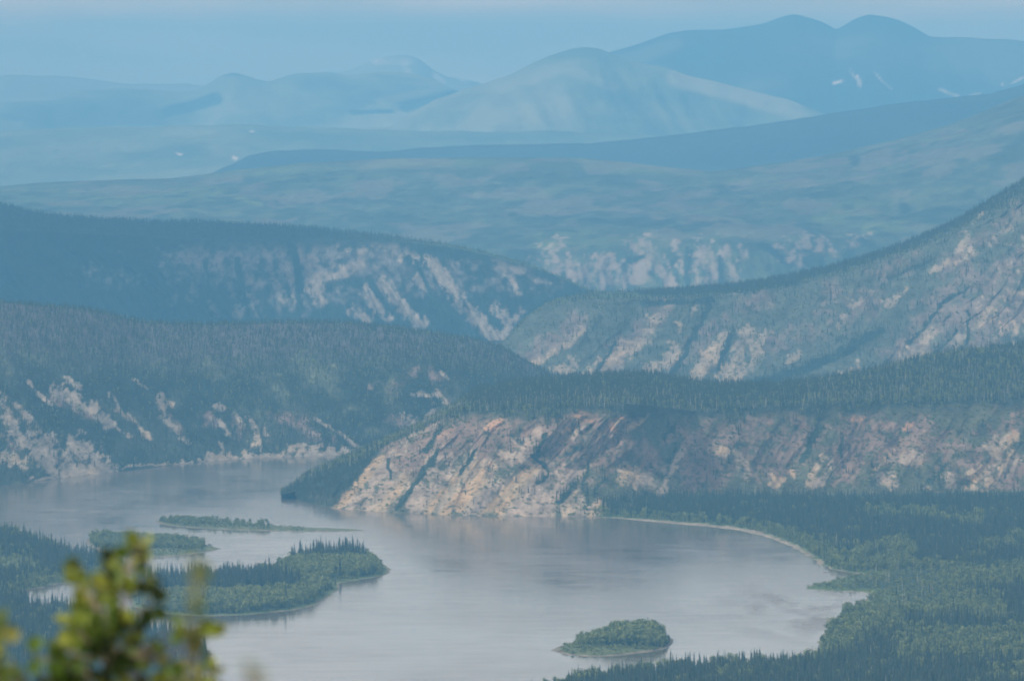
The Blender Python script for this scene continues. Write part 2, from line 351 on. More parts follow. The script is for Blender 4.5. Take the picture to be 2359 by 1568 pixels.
def col_A(U, V, X, Y, Z, T):
    n1 = fbm(X / 40, Z / 34, Y / 240, 4, 131); n2 = fbm(X / 10, Z / 10, Y / 80, 4, 137)
    c = np.ones(U.shape + (3,)) * np.array(FOREST)
    Uw, Vw = U + 5 * n1 + 3 * n2, V + 4 * n2
    f = (T > -.03) * 1.0
    c = mixc(c, .7 * ss(-.2, .5, n1), (.062, .072, .050))
    c = mixc(c, ss(1.0, 1.6, T), (.085, .078, .080))
    c = mixc(c, f * ss(.25, .8, paint(Uw, Vw, A_GRN) + .3 * n2 + .25 * n1), (.105, .125, .080))
    c = mixc(c, f * ss(.35, .8, paint(Uw, Vw, A_LIL) + .3 * n2), LILAC)
    m, hf = outcrop(U, V, A_ROCK, X, Y, Z, .7, 2, 1.45, .6); m = m * f
    c = mixc(c, m, (.25, .225, .185)); c = c * (1 + .3 * hf * m)[..., None]; c = mixc(c, m * ss(0, .8, n1) * .5, (.33, .26, .165))
    return c
landform('hill', -500, 1330, 900, [
  [(-500,1200,None),(0,1114,None),(60,1111,None),(140,1099,None),(250,1087,None),(300,1081,None),(480,1060,None),(550,1055,None),(700,1049,None),(800,1044,None),(870,1036,None),(1000,1026,None),(1330,1015,None)],
  [(-500,900,10250),(0,865,10500),(200,872,10700),(400,880,10900),(600,870,11100),(800,860,11250),(1000,840,11400),(1100,860,11450),(1330,920,11500)],
  [(-500,640,11000),(0,690,11100),(200,706,11300),(330,737,11500),(480,741,11650),(650,737,11800),(800,737,11900),(900,748,11950),(1000,762,12000),(1100,778,12000),(1160,797,12000),(1220,832,11950),(1290,865,11900),(1330,900,11850)],
  ], [190, 90], M_TER, col_A, gully=ribs(110, 1.0, 42, 4, 13), rough=1.6, back=(900, -160), seed=2, crestfix=7)
# --- cliffed ridge behind it on the left
B_ROCK = [(16,.6,(430,570),(445,640),(450,690)), (14,.6,(505,590),(535,680)), (16,.85,(545,725),(556,700)), (14,.7,(480,705),(500,722)), (18,.7,(570,640),(600,652)), (20,.7,(630,640),(652,690)), (11,.9,(662,605),(675,692)),
 (26,.85,(708,615),(738,690)), (18,.95,(755,640),(800,622),(830,605)), (18,.95,(840,660),(870,700),(890,728)), (16,.9,(815,718),(850,732)), (18,1,(885,655),(920,695),(955,735),(975,748)), (16,.8,(900,560),(920,592)),
 (18,.7,(868,562),(895,560)), (20,1,(998,608),(1030,645),(1060,690),(1100,735),(1142,778)), (20,.85,(1150,602),(1200,618)), (20,.85,(1140,705),(1172,740)), (12,.7,(1180,650),(1196,675)), (12,.6,(200,625),(232,620)),
 (16,.5,(265,635),(300,640)), (8,.6,(270,575),(276,577)), (22,.6,(590,565),(640,580)), (12,.8,(690,560),(700,600)), (16,.8,(730,600),(725,650)), (18,.6,(580,690),(600,720)), (16,.7,(1160,770),(1200,720)), (14,.6,(1240,640),(1300,650)), (24,.5,(780,570),(830,580)),
 (12,.7,(940,575),(960,600)), (14,.6,(960,640),(980,665)), (12,.5,(400,650),(405,700))]
B_LIL = [(120,.6,(430,600),(700,600),(900,600)), (70,.55,(560,660),(700,700)), (100,.5,(900,640),(1250,640)), (60,.4,(170,620),(300,650)), (60,.5,(780,680),(880,690))]
B_DRK = [(16,1,(672,560),(692,640),(690,720)), (16,.8,(545,600),(560,700)), (30,.8,(1000,700),(1090,770)), (10,.8,(470,600),(490,680)), (20,.7,(850,640),(900,720)), (12,.7,(960,600),(1000,690))]
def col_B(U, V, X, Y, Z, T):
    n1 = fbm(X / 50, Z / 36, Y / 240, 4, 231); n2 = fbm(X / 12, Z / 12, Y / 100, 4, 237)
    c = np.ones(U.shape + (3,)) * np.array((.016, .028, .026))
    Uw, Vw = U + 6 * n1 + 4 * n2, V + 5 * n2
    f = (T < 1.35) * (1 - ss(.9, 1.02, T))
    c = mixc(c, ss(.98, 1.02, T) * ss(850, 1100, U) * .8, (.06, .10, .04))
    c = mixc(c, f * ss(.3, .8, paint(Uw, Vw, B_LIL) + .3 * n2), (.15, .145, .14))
    m, hf = outcrop(U, V, B_ROCK, X, Y, Z, 1, 3, 1.4, .5); m = m * f * .8 * (.35 + .65 * ss(400, 850, U))  # outcrops dimmed toward the left, painting in the shadow on that end
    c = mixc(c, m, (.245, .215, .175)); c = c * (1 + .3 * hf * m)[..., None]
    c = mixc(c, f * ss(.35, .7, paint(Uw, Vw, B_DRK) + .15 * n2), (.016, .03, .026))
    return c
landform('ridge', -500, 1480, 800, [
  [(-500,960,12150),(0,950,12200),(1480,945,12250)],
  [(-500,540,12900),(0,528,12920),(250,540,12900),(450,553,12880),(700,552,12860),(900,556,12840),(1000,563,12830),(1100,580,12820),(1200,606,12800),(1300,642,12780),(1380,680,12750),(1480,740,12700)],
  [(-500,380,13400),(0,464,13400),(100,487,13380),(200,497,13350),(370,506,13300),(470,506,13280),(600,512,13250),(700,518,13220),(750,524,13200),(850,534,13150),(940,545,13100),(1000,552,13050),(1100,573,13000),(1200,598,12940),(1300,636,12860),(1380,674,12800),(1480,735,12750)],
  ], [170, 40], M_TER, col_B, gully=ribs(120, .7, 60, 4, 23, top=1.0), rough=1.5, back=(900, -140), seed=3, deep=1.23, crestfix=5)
# --- hill on the right bank behind the headland
C_ROCK = [(14,.8,(1230,835),(1262,810),(1310,790),(1345,758)), (20,.8,(1290,860),(1318,832)), (26,.85,(1400,845),(1440,802),(1480,772)), (16,.75,(1480,770),(1520,732)), (12,.6,(1495,735),(1530,700)), (24,.9,(1500,848),(1555,812)),
 (24,1,(1600,872),(1635,825)), (14,.8,(1635,825),(1672,770)), (22,1,(1672,872),(1695,810),(1722,772)), (10,.95,(1742,795),(1764,765)), (20,.8,(1700,868),(1745,815)), (10,.95,(1815,832),(1842,818)), (14,1,(1940,856),(1972,845)),
 (12,.8,(1920,760),(1942,728)), (9,.95,(2060,692),(2086,668)), (8,.7,(1960,708),(1992,695)), (8,.7,(1994,670),(2012,667)), (14,1,(2152,618),(2190,588),(2225,545)), (20,.75,(2190,600),(2232,580)), (6,.8,(2240,512),(2262,488)),
 (12,.7,(2040,700),(2060,690)), (20,.7,(2110,820),(2150,760)), (20,.7,(2200,790),(2260,740)), (14,.7,(2270,720),(2330,670)), (10,.6,(2280,560),(2330,520)), (22,.6,(2080,840),(2120,800)), (14,.6,(2300,780),(2358,730)), (200,.4,(2450,700),(2800,600)),
 (14,.6,(1350,860),(1380,830)), (10,.6,(1560,760),(1600,700))]
C_LIL = [(60,.7,(1220,820),(1330,740)), (60,.65,(1400,850),(1530,700)), (60,.6,(1560,830),(1700,700),(1760,690)), (90,.6,(1780,790),(1900,740),(2000,690)), (90,.7,(2060,830),(2160,720),(2250,640)), (80,.75,(2150,810),(2300,640),(2358,590)),
 (80,.7,(2250,800),(2358,700)), (60,.6,(2180,620),(2358,480)), (70,.5,(1880,700),(2100,600)), (260,.5,(2400,650),(2800,500))]
C_DRK = [(12,.9,(1655,850),(1672,800),(1685,760)), (22,.9,(1740,880),(1850,850),(1960,800),(2030,760)), (14,.8,(1550,860),(1600,770),(1630,700)), (12,.7,(1380,850),(1420,790)), (24,.9,(1480,668),(1700,662),(1830,645)), (16,.7,(1480,700),(1640,690)),
 (10,.7,(2090,790),(2180,690),(2230,660)), (10,.7,(2130,830),(2200,760)), (14,.6,(2050,640),(2140,600)), (9,.7,(2225,790),(2232,720)), (12,.5,(1340,800),(1380,740))]
def col_C(U, V, X, Y, Z, T):
    n1 = fbm(X / 50, Z / 36, Y / 240, 4, 331); n2 = fbm(X / 10, Z / 10, Y / 90, 4, 337)
    c = np.ones(U.shape + (3,)) * np.array((.070, .085, .062))
    Uw, Vw = U + 6 * n1 + 4 * n2, V + 5 * n2
    c = mixc(c, ss(.1, .6, paint(U, V, [(18,1,(1370,672),(1500,673),(1650,662))])), (.075, .12, .045))
    c = mixc(c, ss(.3, .85, paint(Uw, Vw, C_LIL) + .32 * n2 + .15 * n1), (.150, .125, .108))
    m, hf = outcrop(U, V, C_ROCK, X, Y, Z, .9, 4, 1.5, .55); m = m * .8
    c = mixc(c, m, (.25, .215, .165)); c = c * (1 + .3 * hf * m)[..., None]; c = mixc(c, m * ss(0, .8, n1) * .5, TAN)
    c = mixc(c, ss(.35, .7, paint(Uw, Vw, C_DRK) + .15 * n2), (.02, .034, .026))
    return c
landform('hillside', 1100, 2900, 900, [
  [(1100,905,11650),(1300,922,11500),(1500,922,11450),(1800,925,11400),(2358,925,11300),(2900,925,11250)],
  [(1100,840,11900),(1170,782,12000),(1210,735,12050),(1270,705,12060),(1370,690,12060),(1500,690,12050),(1650,682,12040),(1800,665,12000),(1950,632,11950),(2100,585,11950),(2300,495,11900),(2358,470,11900),(2900,330,11900)],
  [(1100,838,12000),(1170,778,12150),(1210,728,12250),(1270,690,12350),(1370,671,12380),(1500,671,12380),(1600,665,12380),(1700,656,12370),(1800,640,12360),(1900,619,12350),(2000,590,12340),(2100,555,12320),(2200,510,12300),(2300,450,12300),(2358,415,12300),(2900,250,12300)],
  ], [200, 30], M_TER, col_C, gully=ribs(110, -1.0, 30, 4, 53, top=1.3), rough=1.8, back=(1200, -170), seed=4, deep=1.12, crestfix=2)
# --- broad slopes beyond, with a band of pale bluffs
E_ROCK = [(50,.75,(1290,615),(1370,640),(1430,645)), (26,.6,(1230,590),(1290,560)), (24,.95,(1492,565),(1480,620),(1470,655)), (26,.95,(1500,575),(1520,620),(1540,655)), (30,.9,(1440,640),(1470,640)), (20,.9,(1618,560),(1605,610),(1600,650)), (24,.9,(1625,570),(1640,610),(1645,650)),
 (22,.8,(1665,560),(1672,600),(1700,650)), (20,.7,(1700,560),(1705,590)), (30,.5,(1800,575),(1850,600)), (26,.5,(1870,560),(1930,580)), (20,.4,(1950,560),(2000,545)), (20,.8,(1455,565),(1465,575)), (16,.5,(1560,565),(1575,620)),(24,.7,(1380,600),(1450,600))]
E_DRK = [(10,.9,(1582,570),(1580,655)), (12,.8,(1655,590),(1660,655)), (14,.8,(1450,600),(1480,590)), (10,.6,(1545,600),(1560,650)), (22,.7,(1745,560),(1820,605)), (26,.6,(1180,500),(1600,520),(1750,500)), (20,.5,(640,470),(850,452)), (26,.35,(1100,440),(1500,440)), (24,.9,(1968,372),(1975,370)), (26,.8,(2075,470),(2080,480)),
 (40,.4,(1700,480),(1900,440)), (26,.4,(0,520),(600,490)), (20,.5,(1380,420),(1700,430)), (30,.4,(900,500),(1200,470))]
E_GRN = [(30,.6,(520,395),(900,375),(1350,372)), (40,.5,(1350,380),(1640,400)), (60,.5,(0,450),(500,450)), (50,.6,(1250,560),(1500,545)), (30,.6,(2000,525),(2150,520)), (60,.5,(1900,500),(2200,440)), (12,.8,(500,440),(600,470)), (60,.35,(600,420),(1100,410))]
E_LIL = [(80,.5,(2000,350),(2200,320),(2358,270)), (60,.5,(1700,430),(2000,390)), (60,.4,(1300,500),(1700,480)), (50,.4,(100,440),(400,430))]
def col_E(U, V, X, Y, Z, T):
    n1 = fbm(X / 260, Y / 420, 0, 4, 431); n2 = fbm(X / 45, Y / 130, Z / 60, 4, 437)
    c = np.ones(U.shape + (3,)) * np.array((.050, .072, .050))
    Uw, Vw = U + 10 * n1 + 4 * n2, V + 6 * n1 + 2 * n2
    c = mixc(c, ss(.2, .9, paint(Uw, Vw, E_GRN) + .3 * n1 + .15 * n2), (.115, .165, .062))
    c = mixc(c, ss(.3, .9, paint(Uw, Vw, E_LIL) + .35 * n2), (.15, .135, .125))
    c = mixc(c, .9 * ss(.05, .6, n2 * .7 + n1 * .5), (.024, .038, .032)); c = mixc(c, .7 * ss(.1, .6, -n2 * .7 - n1 * .3), (.10, .13, .07))
    dr = 1 - np.abs(fbm(X / 420 + .4 * n1, Y / 2600, 0, 3, 447)) * 2.2; c = mixc(c, .55 * ss(.45, .95, dr), (.026, .042, .034)); c = mixc(c, .5 * ss(.1, .5, fbm(X / 120, Y / 500, 0, 4, 449)), (.15, .14, .11))
    c = mixc(c, ss(.3, .8, paint(Uw, Vw, E_DRK) + .25 * n2), (.018, .030, .026))
    m, hf = outcrop(U, V, E_ROCK, X, Y, Z, 1.6, 5, 1.35, .6); c = mixc(c, m * .5, (.36, .28, .23)); c = c * (1 + .3 * hf * m)[..., None]
    c = mixc(c, ss(.4, .75, paint(U + 2 * n2, V, E_DRK[:4]) + .1 * n2), (.03, .045, .035))
    return c
landform('valley_slope', -500, 2900, 900, [
  [(-500,760,14850),(1200,745,15000),(1700,740,15000),(2900,740,15000)],
  [(-500,600,15600),(900,600,15500),(1200,580,15450),(1400,556,15400),(1700,556,15400),(1900,550,15500),(2358,540,15600),(2900,500,15700)],
  [(-500,500,17500),(600,480,17500),(1200,470,17300),(1700,455,17000),(2000,420,17000),(2358,340,17000),(2900,250,17000)],
  [(-500,440,20000),(0,428,19800),(100,420,19700),(270,413,19600),(400,410,19500),(520,394,19400),(700,374,19200),(900,364,19100),(1100,362,19000),(1350,364,18800),(1500,380,18600),(1640,394,18400),(1700,388,18400),(1800,372,18500),(1900,357,18600),(2060,322,18700),(2200,282,18800),(2358,218,18900),(2900,30,19000)],
  ], [120, 110, 90], M_FAR, col_E, gully=ribs(150, .1, 75, 3, 63, top=.93), rough=7, back=(3000, -170), seed=5, deep=1.24, under=False)

# ------------------------------------------------------------------ far ranges, one body each
def far(name, cv, D, base, dark, light, seed, strokes=(), lights=(), rough=14, snow=(), u0=-300, u1=2700, nc=520, foot=.82, wl=900):
    def colf(U, V, X, Y, Z, T):
        n1 = fbm(X / (wl * .5), Z / (wl * .16), Y / wl, 4, seed * 3 + 1)
        c = np.ones(U.shape + (3,)) * np.array(base)
        c = mixc(c, .7 * ss(-.1, .7, n1), dark); c = mixc(c, .6 * ss(-.1, .7, -n1), light)
        if strokes: c = mixc(c, ss(.3, .8, paint(U + 8 * n1, V + 4 * n1, strokes) + .1 * n1), dark)
        if lights: c = mixc(c, ss(.3, .8, paint(U + 8 * n1, V + 4 * n1, lights) + .15 * n1), light)
        if snow:
            n2 = fbm(X / (wl * .12), Z / (wl * .08), 0, 3, seed * 3 + 7)
            c = mixc(c, ss(.35, .7, paint(U + 3 * n2, V + 2 * n2, snow, .5) + .22 * n2), (.62, .60, .58))
        return c
    crest = [(u, v, D + (d[0] if d else 0)) for u, v, *d in cv]
    ft = [(u, float(UV(0, D * foot, -10.0)[1]), D * foot) for u, v, *d in cv]
    landform(name, u0, u1, nc, [ft, crest], [110], M_MTN, colf, gully=ribs(wl, .5, wl * .45, 0, seed * 7 + 2), rough=rough, rc=.45, back=(D * .06, -350), seed=seed, under=False)
far('hill', [(-300,480),(400,440),(500,392),(540,376),(570,358),(600,350),(650,345),(760,343),(870,349),(1000,338),(1100,333),(1350,329),(1450,320),(1600,305),(1750,286),(1850,271),(1950,256),(2050,239),(2200,223),(2280,216),(2358,192),(2700,120)],
    30000, (.020, .034, .032), (.012, .024, .026), (.030, .045, .034), 11, rough=5, foot=.84, wl=700)  # dark forest tones with the ridge's cloud shadow put into the colour
far('far_plain', [(-300,318),(0,304),(100,300),(200,298),(380,290),(560,284),(700,292),(900,300),(1100,302),(1300,300),(1500,310),(2700,330)],
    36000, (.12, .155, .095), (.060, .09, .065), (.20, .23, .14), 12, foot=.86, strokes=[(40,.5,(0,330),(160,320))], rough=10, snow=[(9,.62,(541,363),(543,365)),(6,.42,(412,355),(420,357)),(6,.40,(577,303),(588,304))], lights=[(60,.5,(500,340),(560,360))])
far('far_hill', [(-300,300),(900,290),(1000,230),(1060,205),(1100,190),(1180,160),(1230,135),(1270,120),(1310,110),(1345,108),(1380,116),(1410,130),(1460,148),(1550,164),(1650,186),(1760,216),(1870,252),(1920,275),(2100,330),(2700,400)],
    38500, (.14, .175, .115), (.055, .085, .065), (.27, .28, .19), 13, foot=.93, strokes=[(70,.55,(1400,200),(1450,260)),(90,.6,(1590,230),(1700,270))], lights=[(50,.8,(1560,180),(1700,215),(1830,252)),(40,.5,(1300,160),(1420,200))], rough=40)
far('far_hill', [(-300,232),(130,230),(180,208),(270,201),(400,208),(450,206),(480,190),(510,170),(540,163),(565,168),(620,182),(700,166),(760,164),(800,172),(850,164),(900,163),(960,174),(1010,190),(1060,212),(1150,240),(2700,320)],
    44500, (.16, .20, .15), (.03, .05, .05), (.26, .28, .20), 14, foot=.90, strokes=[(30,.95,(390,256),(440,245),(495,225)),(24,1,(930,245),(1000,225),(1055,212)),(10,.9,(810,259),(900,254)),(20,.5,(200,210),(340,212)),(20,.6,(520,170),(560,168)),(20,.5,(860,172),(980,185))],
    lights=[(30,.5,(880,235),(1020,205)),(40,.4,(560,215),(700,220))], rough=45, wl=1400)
far('mountain', [(-300,300),(900,300),(1100,195),(1180,165),(1250,148),(1320,132),(1400,116),(1450,104),(1500,90),(1540,75),(1580,68),(1640,64),(1700,60),(1760,50),(1800,37),(1830,30),(1860,38),(1900,50),(1925,62),(1945,50),(1965,38),(2000,27),(2040,30),(2070,40),(2100,55),(2120,68),(2140,79),(2180,79),(2200,77),(2300,80),(2358,86),(2700,120)],
    43500, (.026, .046, .044), (.012, .026, .03), (.11, .13, .09), 15, foot=.86, rough=75, wl=1700, lights=[(50,.6,(1300,160),(1480,130),(1560,100)),(24,.4,(1480,150),(1620,170))],
    snow=[(12,.5,(1975,178),(1982,196)),(6,.55,(2012,165),(2035,190),(2052,204)),(7,.6,(1920,192),(1942,188)),(12,.5,(2165,205),(2190,215),(2205,220)),(8,.45,(2235,218),(2258,214)),(6,.5,(2308,192),(2312,198)),(7,.45,(2330,192),(2356,180)),(8,.4,(1955,150),(1965,175))])
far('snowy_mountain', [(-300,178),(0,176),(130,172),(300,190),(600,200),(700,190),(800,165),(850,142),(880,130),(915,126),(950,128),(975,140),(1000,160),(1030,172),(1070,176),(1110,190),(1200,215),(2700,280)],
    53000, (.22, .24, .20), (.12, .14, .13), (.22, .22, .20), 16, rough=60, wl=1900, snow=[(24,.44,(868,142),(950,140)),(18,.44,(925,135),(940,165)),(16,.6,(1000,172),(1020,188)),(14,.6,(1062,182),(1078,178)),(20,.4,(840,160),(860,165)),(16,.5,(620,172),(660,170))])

# ------------------------------------------------------------------ floodplain, islands
def smooth_poly(p, it=2):
    p = np.array(p, float)
    for _ in range(it):
        q = np.roll(p, -1, 0); a = .75 * p + .25 * q; b = .25 * p + .75 * q
        p = np.stack([a, b], 1).reshape(-1, 2)
    return p
def poly_world(p):
    D = Dz([q[1] for q in p]); x, y, z = P([q[0] for q in p], [q[1] for q in p], D)
    return np.stack([x, y], 1)
def sdf(X, Y, W):
    """signed distance to the outline W, positive inside"""
    d = np.full(X.shape, 1e18); ins = np.zeros(X.shape, bool); n = len(W)
    for i in range(n):
        x0, y0 = W[i]; x1, y1 = W[(i + 1) % n]; dx, dy = x1 - x0, y1 - y0; L = dx*dx + dy*dy + 1e-9
        t = np.clip(((X - x0) * dx + (Y - y0) * dy) / L, 0, 1)
        d = np.minimum(d, (X - x0 - t*dx) ** 2 + (Y - y0 - t*dy) ** 2)
        if y0 != y1: ins ^= ((y0 > Y) != (y1 > Y)) & (X < (x1 - x0) * (Y - y0) / (y1 - y0) + x0)
    d = np.sqrt(d); return np.where(ins, d, -d)
FLATS = []
def flat(name, poly, dx, dy, color, h=2.2, seed=0, wig=3.0, bounds=None, slope=.12):
    W = smooth_poly(poly_world(poly))
    x0, y0 = W.min(0) - 25; x1, y1 = W.max(0) + 25
    if bounds: x0, x1, y0, y1 = max(x0, bounds[0]), min(x1, bounds[1]), max(y0, bounds[2]), min(y1, bounds[3])
    xs = np.arange(x0, x1 + dx, dx); ys = np.arange(y0, y1 + dy, dy)
    X, Y = np.meshgrid(xs, ys); S = sdf(X, Y, W)
    S = S + wig * fbm(X / 22, Y / 30, 0, 3, seed + 3)
    Z = np.where(S > 0, h * (1 - np.exp(-S * slope / h)), np.maximum(S * .10, -3.6)) + np.where(S > 10, .35 * fbm(X / 25, Y / 25, 0, 3, seed), 0)
    U_, V_ = UV(X, Y, Z); col = color(U_, V_, X, Y, S)
    keep = (S > -22); kf = keep[:-1, :-1] & keep[1:, :-1] & keep[:-1, 1:] & keep[1:, 1:]
    F = grid_faces(*X.shape, keep=kf); V = np.stack([X, Y, Z], -1).reshape(-1, 3)
    used = np.unique(F); mp = np.full(len(V), -1); mp[used] = np.arange(len(used))
    me = mesh_np(name, V[used], mp[F], [M_FLAT], col=col.reshape(-1, 3)[used])
    o = link(name, me); set_props(o, kind='structure')
    f = dict(W=W, seed=seed, wig=wig, h=h, slope=slope, o=o, name=name, x=(xs[0], xs[-1]), y=(ys[0], ys[-1])); FLATS.append(f); return f
def beach_col(bw, seed, grass=MEADOW, sand=None, inner=(.03, .048, .026), band=25):
    def f(U, V, X, Y, S):
        n = fbm(X / 12, Y / 16, 0, 3, seed + 50); c = np.ones(U.shape + (3,)) * np.array(sand or SAND) * (1 + .35 * fbm(X / 7, Y / 20, 0, 3, seed + 60))[..., None]
        b = (bw(U, V) if callable(bw) else bw) * (1 + .7 * fbm(X / 30, Y / 55, 0, 3, seed + 70))
        c = mixc(c, ss(b * .7, b * 1.2 + 1, S + 2.2 * n), grass)
        c = mixc(c, ss(band, band * 1.8, S + 8 * n), inner)
        return c
    return f
RIGHT = [(1300,1180),(1340,1188),(1400,1190),(1450,1195),(1550,1204),(1650,1213),(1720,1223),(1780,1239),(1830,1259),(1860,1281),(1893,1301),(1912,1309),(1945,1315),(1985,1320),(1990,1321),(1985,1323),(1945,1329),(1895,1339),(1852,1351),(1850,1352),(1849,1353),(1900,1359),(1960,1361),(2020,1365),(2022,1367),(1990,1379),(1950,1402),(1912,1436),(1892,1462),(1888,1500),
  (1875,1524),(1700,1532),(1560,1540),(1420,1553),(1300,1572),(1200,1598),(1120,1650),(1080,1800),(1000,2300),(700,3000),(6000,3000),(6000,1130),(2900,1120),(1300,1150)]
LEFT = [(-900,1180),(-200,1190),(0,1211),(60,1236),(130,1263),(200,1286),(260,1295),(305,1303),(285,1318),(240,1329),(160,1339),(90,1353),(35,1365),(22,1374),(40,1386),(90,1398),(180,1412),(260,1428),(330,1452),(400,1465),(450,1474),(472,1488),(486,1510),(492,1568),(500,1700),(450,2300),(300,3000),(-4000,3000),(-4000,1180)]
I1 = [(349,1199),(380,1196),(430,1195),(500,1199),(600,1207),(700,1213),(790,1217),(838,1219),(840,1220),(838,1221),(780,1223),(700,1223),(620,1221),(480,1217),(380,1209)]
I2 = [(193,1238),(230,1234),(340,1238),(460,1249),(508,1262),(510,1263),(507,1264),(480,1270),(430,1277),(340,1284),(250,1277),(205,1258)]
I3 = [(300,1352),(345,1346),(480,1340),(590,1326),(640,1300),(700,1284),(840,1281),(880,1293),(908,1313),(870,1328),(790,1338),(776,1344),(786,1353),(745,1383),(690,1403),(570,1414),(470,1418),(370,1411),(310,1400),(290,1375)]
I4 = [(1270,1497),(1268,1496),(1270,1495),(1305,1481),(1345,1470),(1440,1462),(1520,1461),(1548,1468),(1550,1480),(1536,1492),(1480,1502),(1400,1510),(1310,1508)]
def bwR(U, V):
    return 1.5 + 10 * ss(1380, 1500, U) * (1 - .55 * ss(1700, 1840, U)) * (1 - ss(1890, 1915, U)) * (V < 1306) * ss(1180, 1200, V)
fR = flat('river_bank', RIGHT, 4, 9, beach_col(bwR, 71, grass=(.085, .125, .05), band=22), seed=71, bounds=(-60, 900, 4200, 9950))
L_GREEN = [(50,.9,(-60,1290),(0,1300),(80,1300)), (30,.8,(60,1340),(240,1320)), (40,.6,(0,1215),(30,1230)), (60,.5,(100,1420),(250,1480))]
def col_L(U, V, X, Y, S):
    c = beach_col(2.5, 72, sand=(.185, .165, .130), grass=(.085, .12, .05), band=22)(U, V, X, Y, S)
    c = mixc(c, paint(U, V, L_GREEN[:1] + [(20,.9,(0,1215),(20,1232))]), (.11, .14, .065))
    c = mixc(c, paint(U, V, [(40,1,(410,1560),(470,1560)), (24,.8,(396,1545),(440,1548))]), (.20, .19, .17))
    return mixc(c, paint(U, V, [(11,1,(408,1531),(434,1525))]), (.42, .33, .25))
fL = flat('river_bank', LEFT, 4, 9, col_L, seed=72, bounds=(-1000, 60, 4200, 9500))
f1 = flat('island', I1, 1.6, 6, beach_col(3.5, 73, sand=(.185, .165, .130), grass=(.115, .135, .070), band=200), seed=73, wig=1.5)
f2 = flat('island', I2, 1.6, 6, beach_col(3, 74, sand=(.185, .165, .130), grass=(.115, .14, .070), band=200), seed=74, wig=1.5)
f3 = flat('island', I3, 1.6, 5, beach_col(1.5, 75, sand=(.185, .165, .130), grass=(.095, .13, .055), band=60), seed=75, wig=2)
f4 = flat('island', I4, 1.2, 4, beach_col(5, 76, sand=(.185, .165, .130), grass=(.10, .125, .058), band=200), seed=76, wig=1.5)

# ------------------------------------------------------------------ river, ground, viewpoint hill
def sheet(name, x0, x1, y0, y1, z, mat, nx=2, ny=2):
    xs = np.linspace(x0, x1, nx); ys = np.linspace(y0, y1, ny); X, Y = np.meshgrid(xs, ys)
    me = mesh_np(name, np.stack([X, Y, X * 0 + z], -1).reshape(-1, 3), grid_faces(ny, nx), [mat], col=np.full((nx * ny, 3), .05))
    return set_props(link(name, me), kind='structure')
mw, n, l, b = nodemat('river_water')
b.inputs['Base Color'].default_value = (.105, .092, .07, 1); b.inputs['IOR'].default_value = 1.33
tc = n.new('ShaderNodeTexCoord')
def wn(sx, sy, det, rot=0):
    mp = n.new('ShaderNodeMapping'); mp.inputs['Scale'].default_value = (1/sx, 1/sy, 1); mp.inputs['Rotation'].default_value = (0, 0, rot)
    t = n.new('ShaderNodeTexNoise'); t.inputs['Scale'].default_value = 1; t.inputs['Detail'].default_value = det; t.inputs['Roughness'].default_value = .6
    l.new(tc.outputs['Object'], mp.inputs[0]); l.new(mp.outputs[0], t.inputs['Vector']); return t
big = wn(130, 420, 5, .3); mid = wn(75, 24, 5, -.05)
mr = n.new('ShaderNodeMapRange'); mr.inputs[1].default_value = .3; mr.inputs[2].default_value = .7; mr.clamp = False; mr.inputs[3].default_value = .075; mr.inputs[4].default_value = .165
ad = n.new('ShaderNodeMath'); ad.operation = 'MULTIPLY_ADD'; ad.inputs[1].default_value = .85
l.new(mid.outputs['Fac'], ad.inputs[0]); l.new(big.outputs['Fac'], ad.inputs[2])
sb = n.new('ShaderNodeMath'); sb.operation = 'SUBTRACT'; sb.inputs[1].default_value = .42
l.new(ad.outputs[0], sb.inputs[0]); rip = wn(60, 300, 3, .15); pz = n.new('ShaderNodeVectorMath'); pz.operation = 'DISTANCE'; mpz = n.new('ShaderNodeMapping'); mpz.inputs['Scale'].default_value = (1/60, 1/330, 0)
l.new(tc.outputs['Object'], mpz.inputs[0]); l.new(mpz.outputs[0], pz.inputs[0]); rx, ry, rz_ = P(1850, 1400, float(Dz(1400))); pz.inputs[1].default_value = (float(rx)/60, float(ry)/330, 0)
pm = n.new('ShaderNodeMapRange'); pm.inputs[1].default_value = 1.6; pm.inputs[2].default_value = .4; pm.inputs[3].default_value = 0; pm.inputs[4].default_value = 1.3; l.new(pz.outputs['Value'], pm.inputs[0])
pk = n.new('ShaderNodeMath'); pk.operation = 'MULTIPLY'; rk_ = n.new('ShaderNodeMapRange'); rk_.inputs[1].default_value = .45; rk_.inputs[2].default_value = .6; rk_.inputs[3].default_value = 0; rk_.inputs[4].default_value = .8
l.new(rip.outputs['Fac'], rk_.inputs[0]); l.new(rk_.outputs[0], pk.inputs[0]); l.new(pm.outputs[0], pk.inputs[1])
ps = n.new('ShaderNodeMath'); ps.operation = 'ADD'; l.new(sb.outputs[0], ps.inputs[0]); l.new(pk.outputs[0], ps.inputs[1]); l.new(ps.outputs[0], mr.inputs[0]); l.new(mr.outputs[0], b.inputs['Roughness'])
wv = wn(9, 26, 3)
bp = n.new('ShaderNodeBump'); bp.inputs['Strength'].default_value = .5; bp.inputs['Distance'].default_value = .07
l.new(wv.outputs['Fac'], bp.inputs['Height']); l.new(bp.outputs[0], b.inputs['Normal'])
sheet('river', -6000, 6000, 3500, 14500, 0, mw)
mg = terrain_mat('ground_soil', 300, 60)
sheet('ground', -22000, 22000, -3000, 75000, -6, mg)
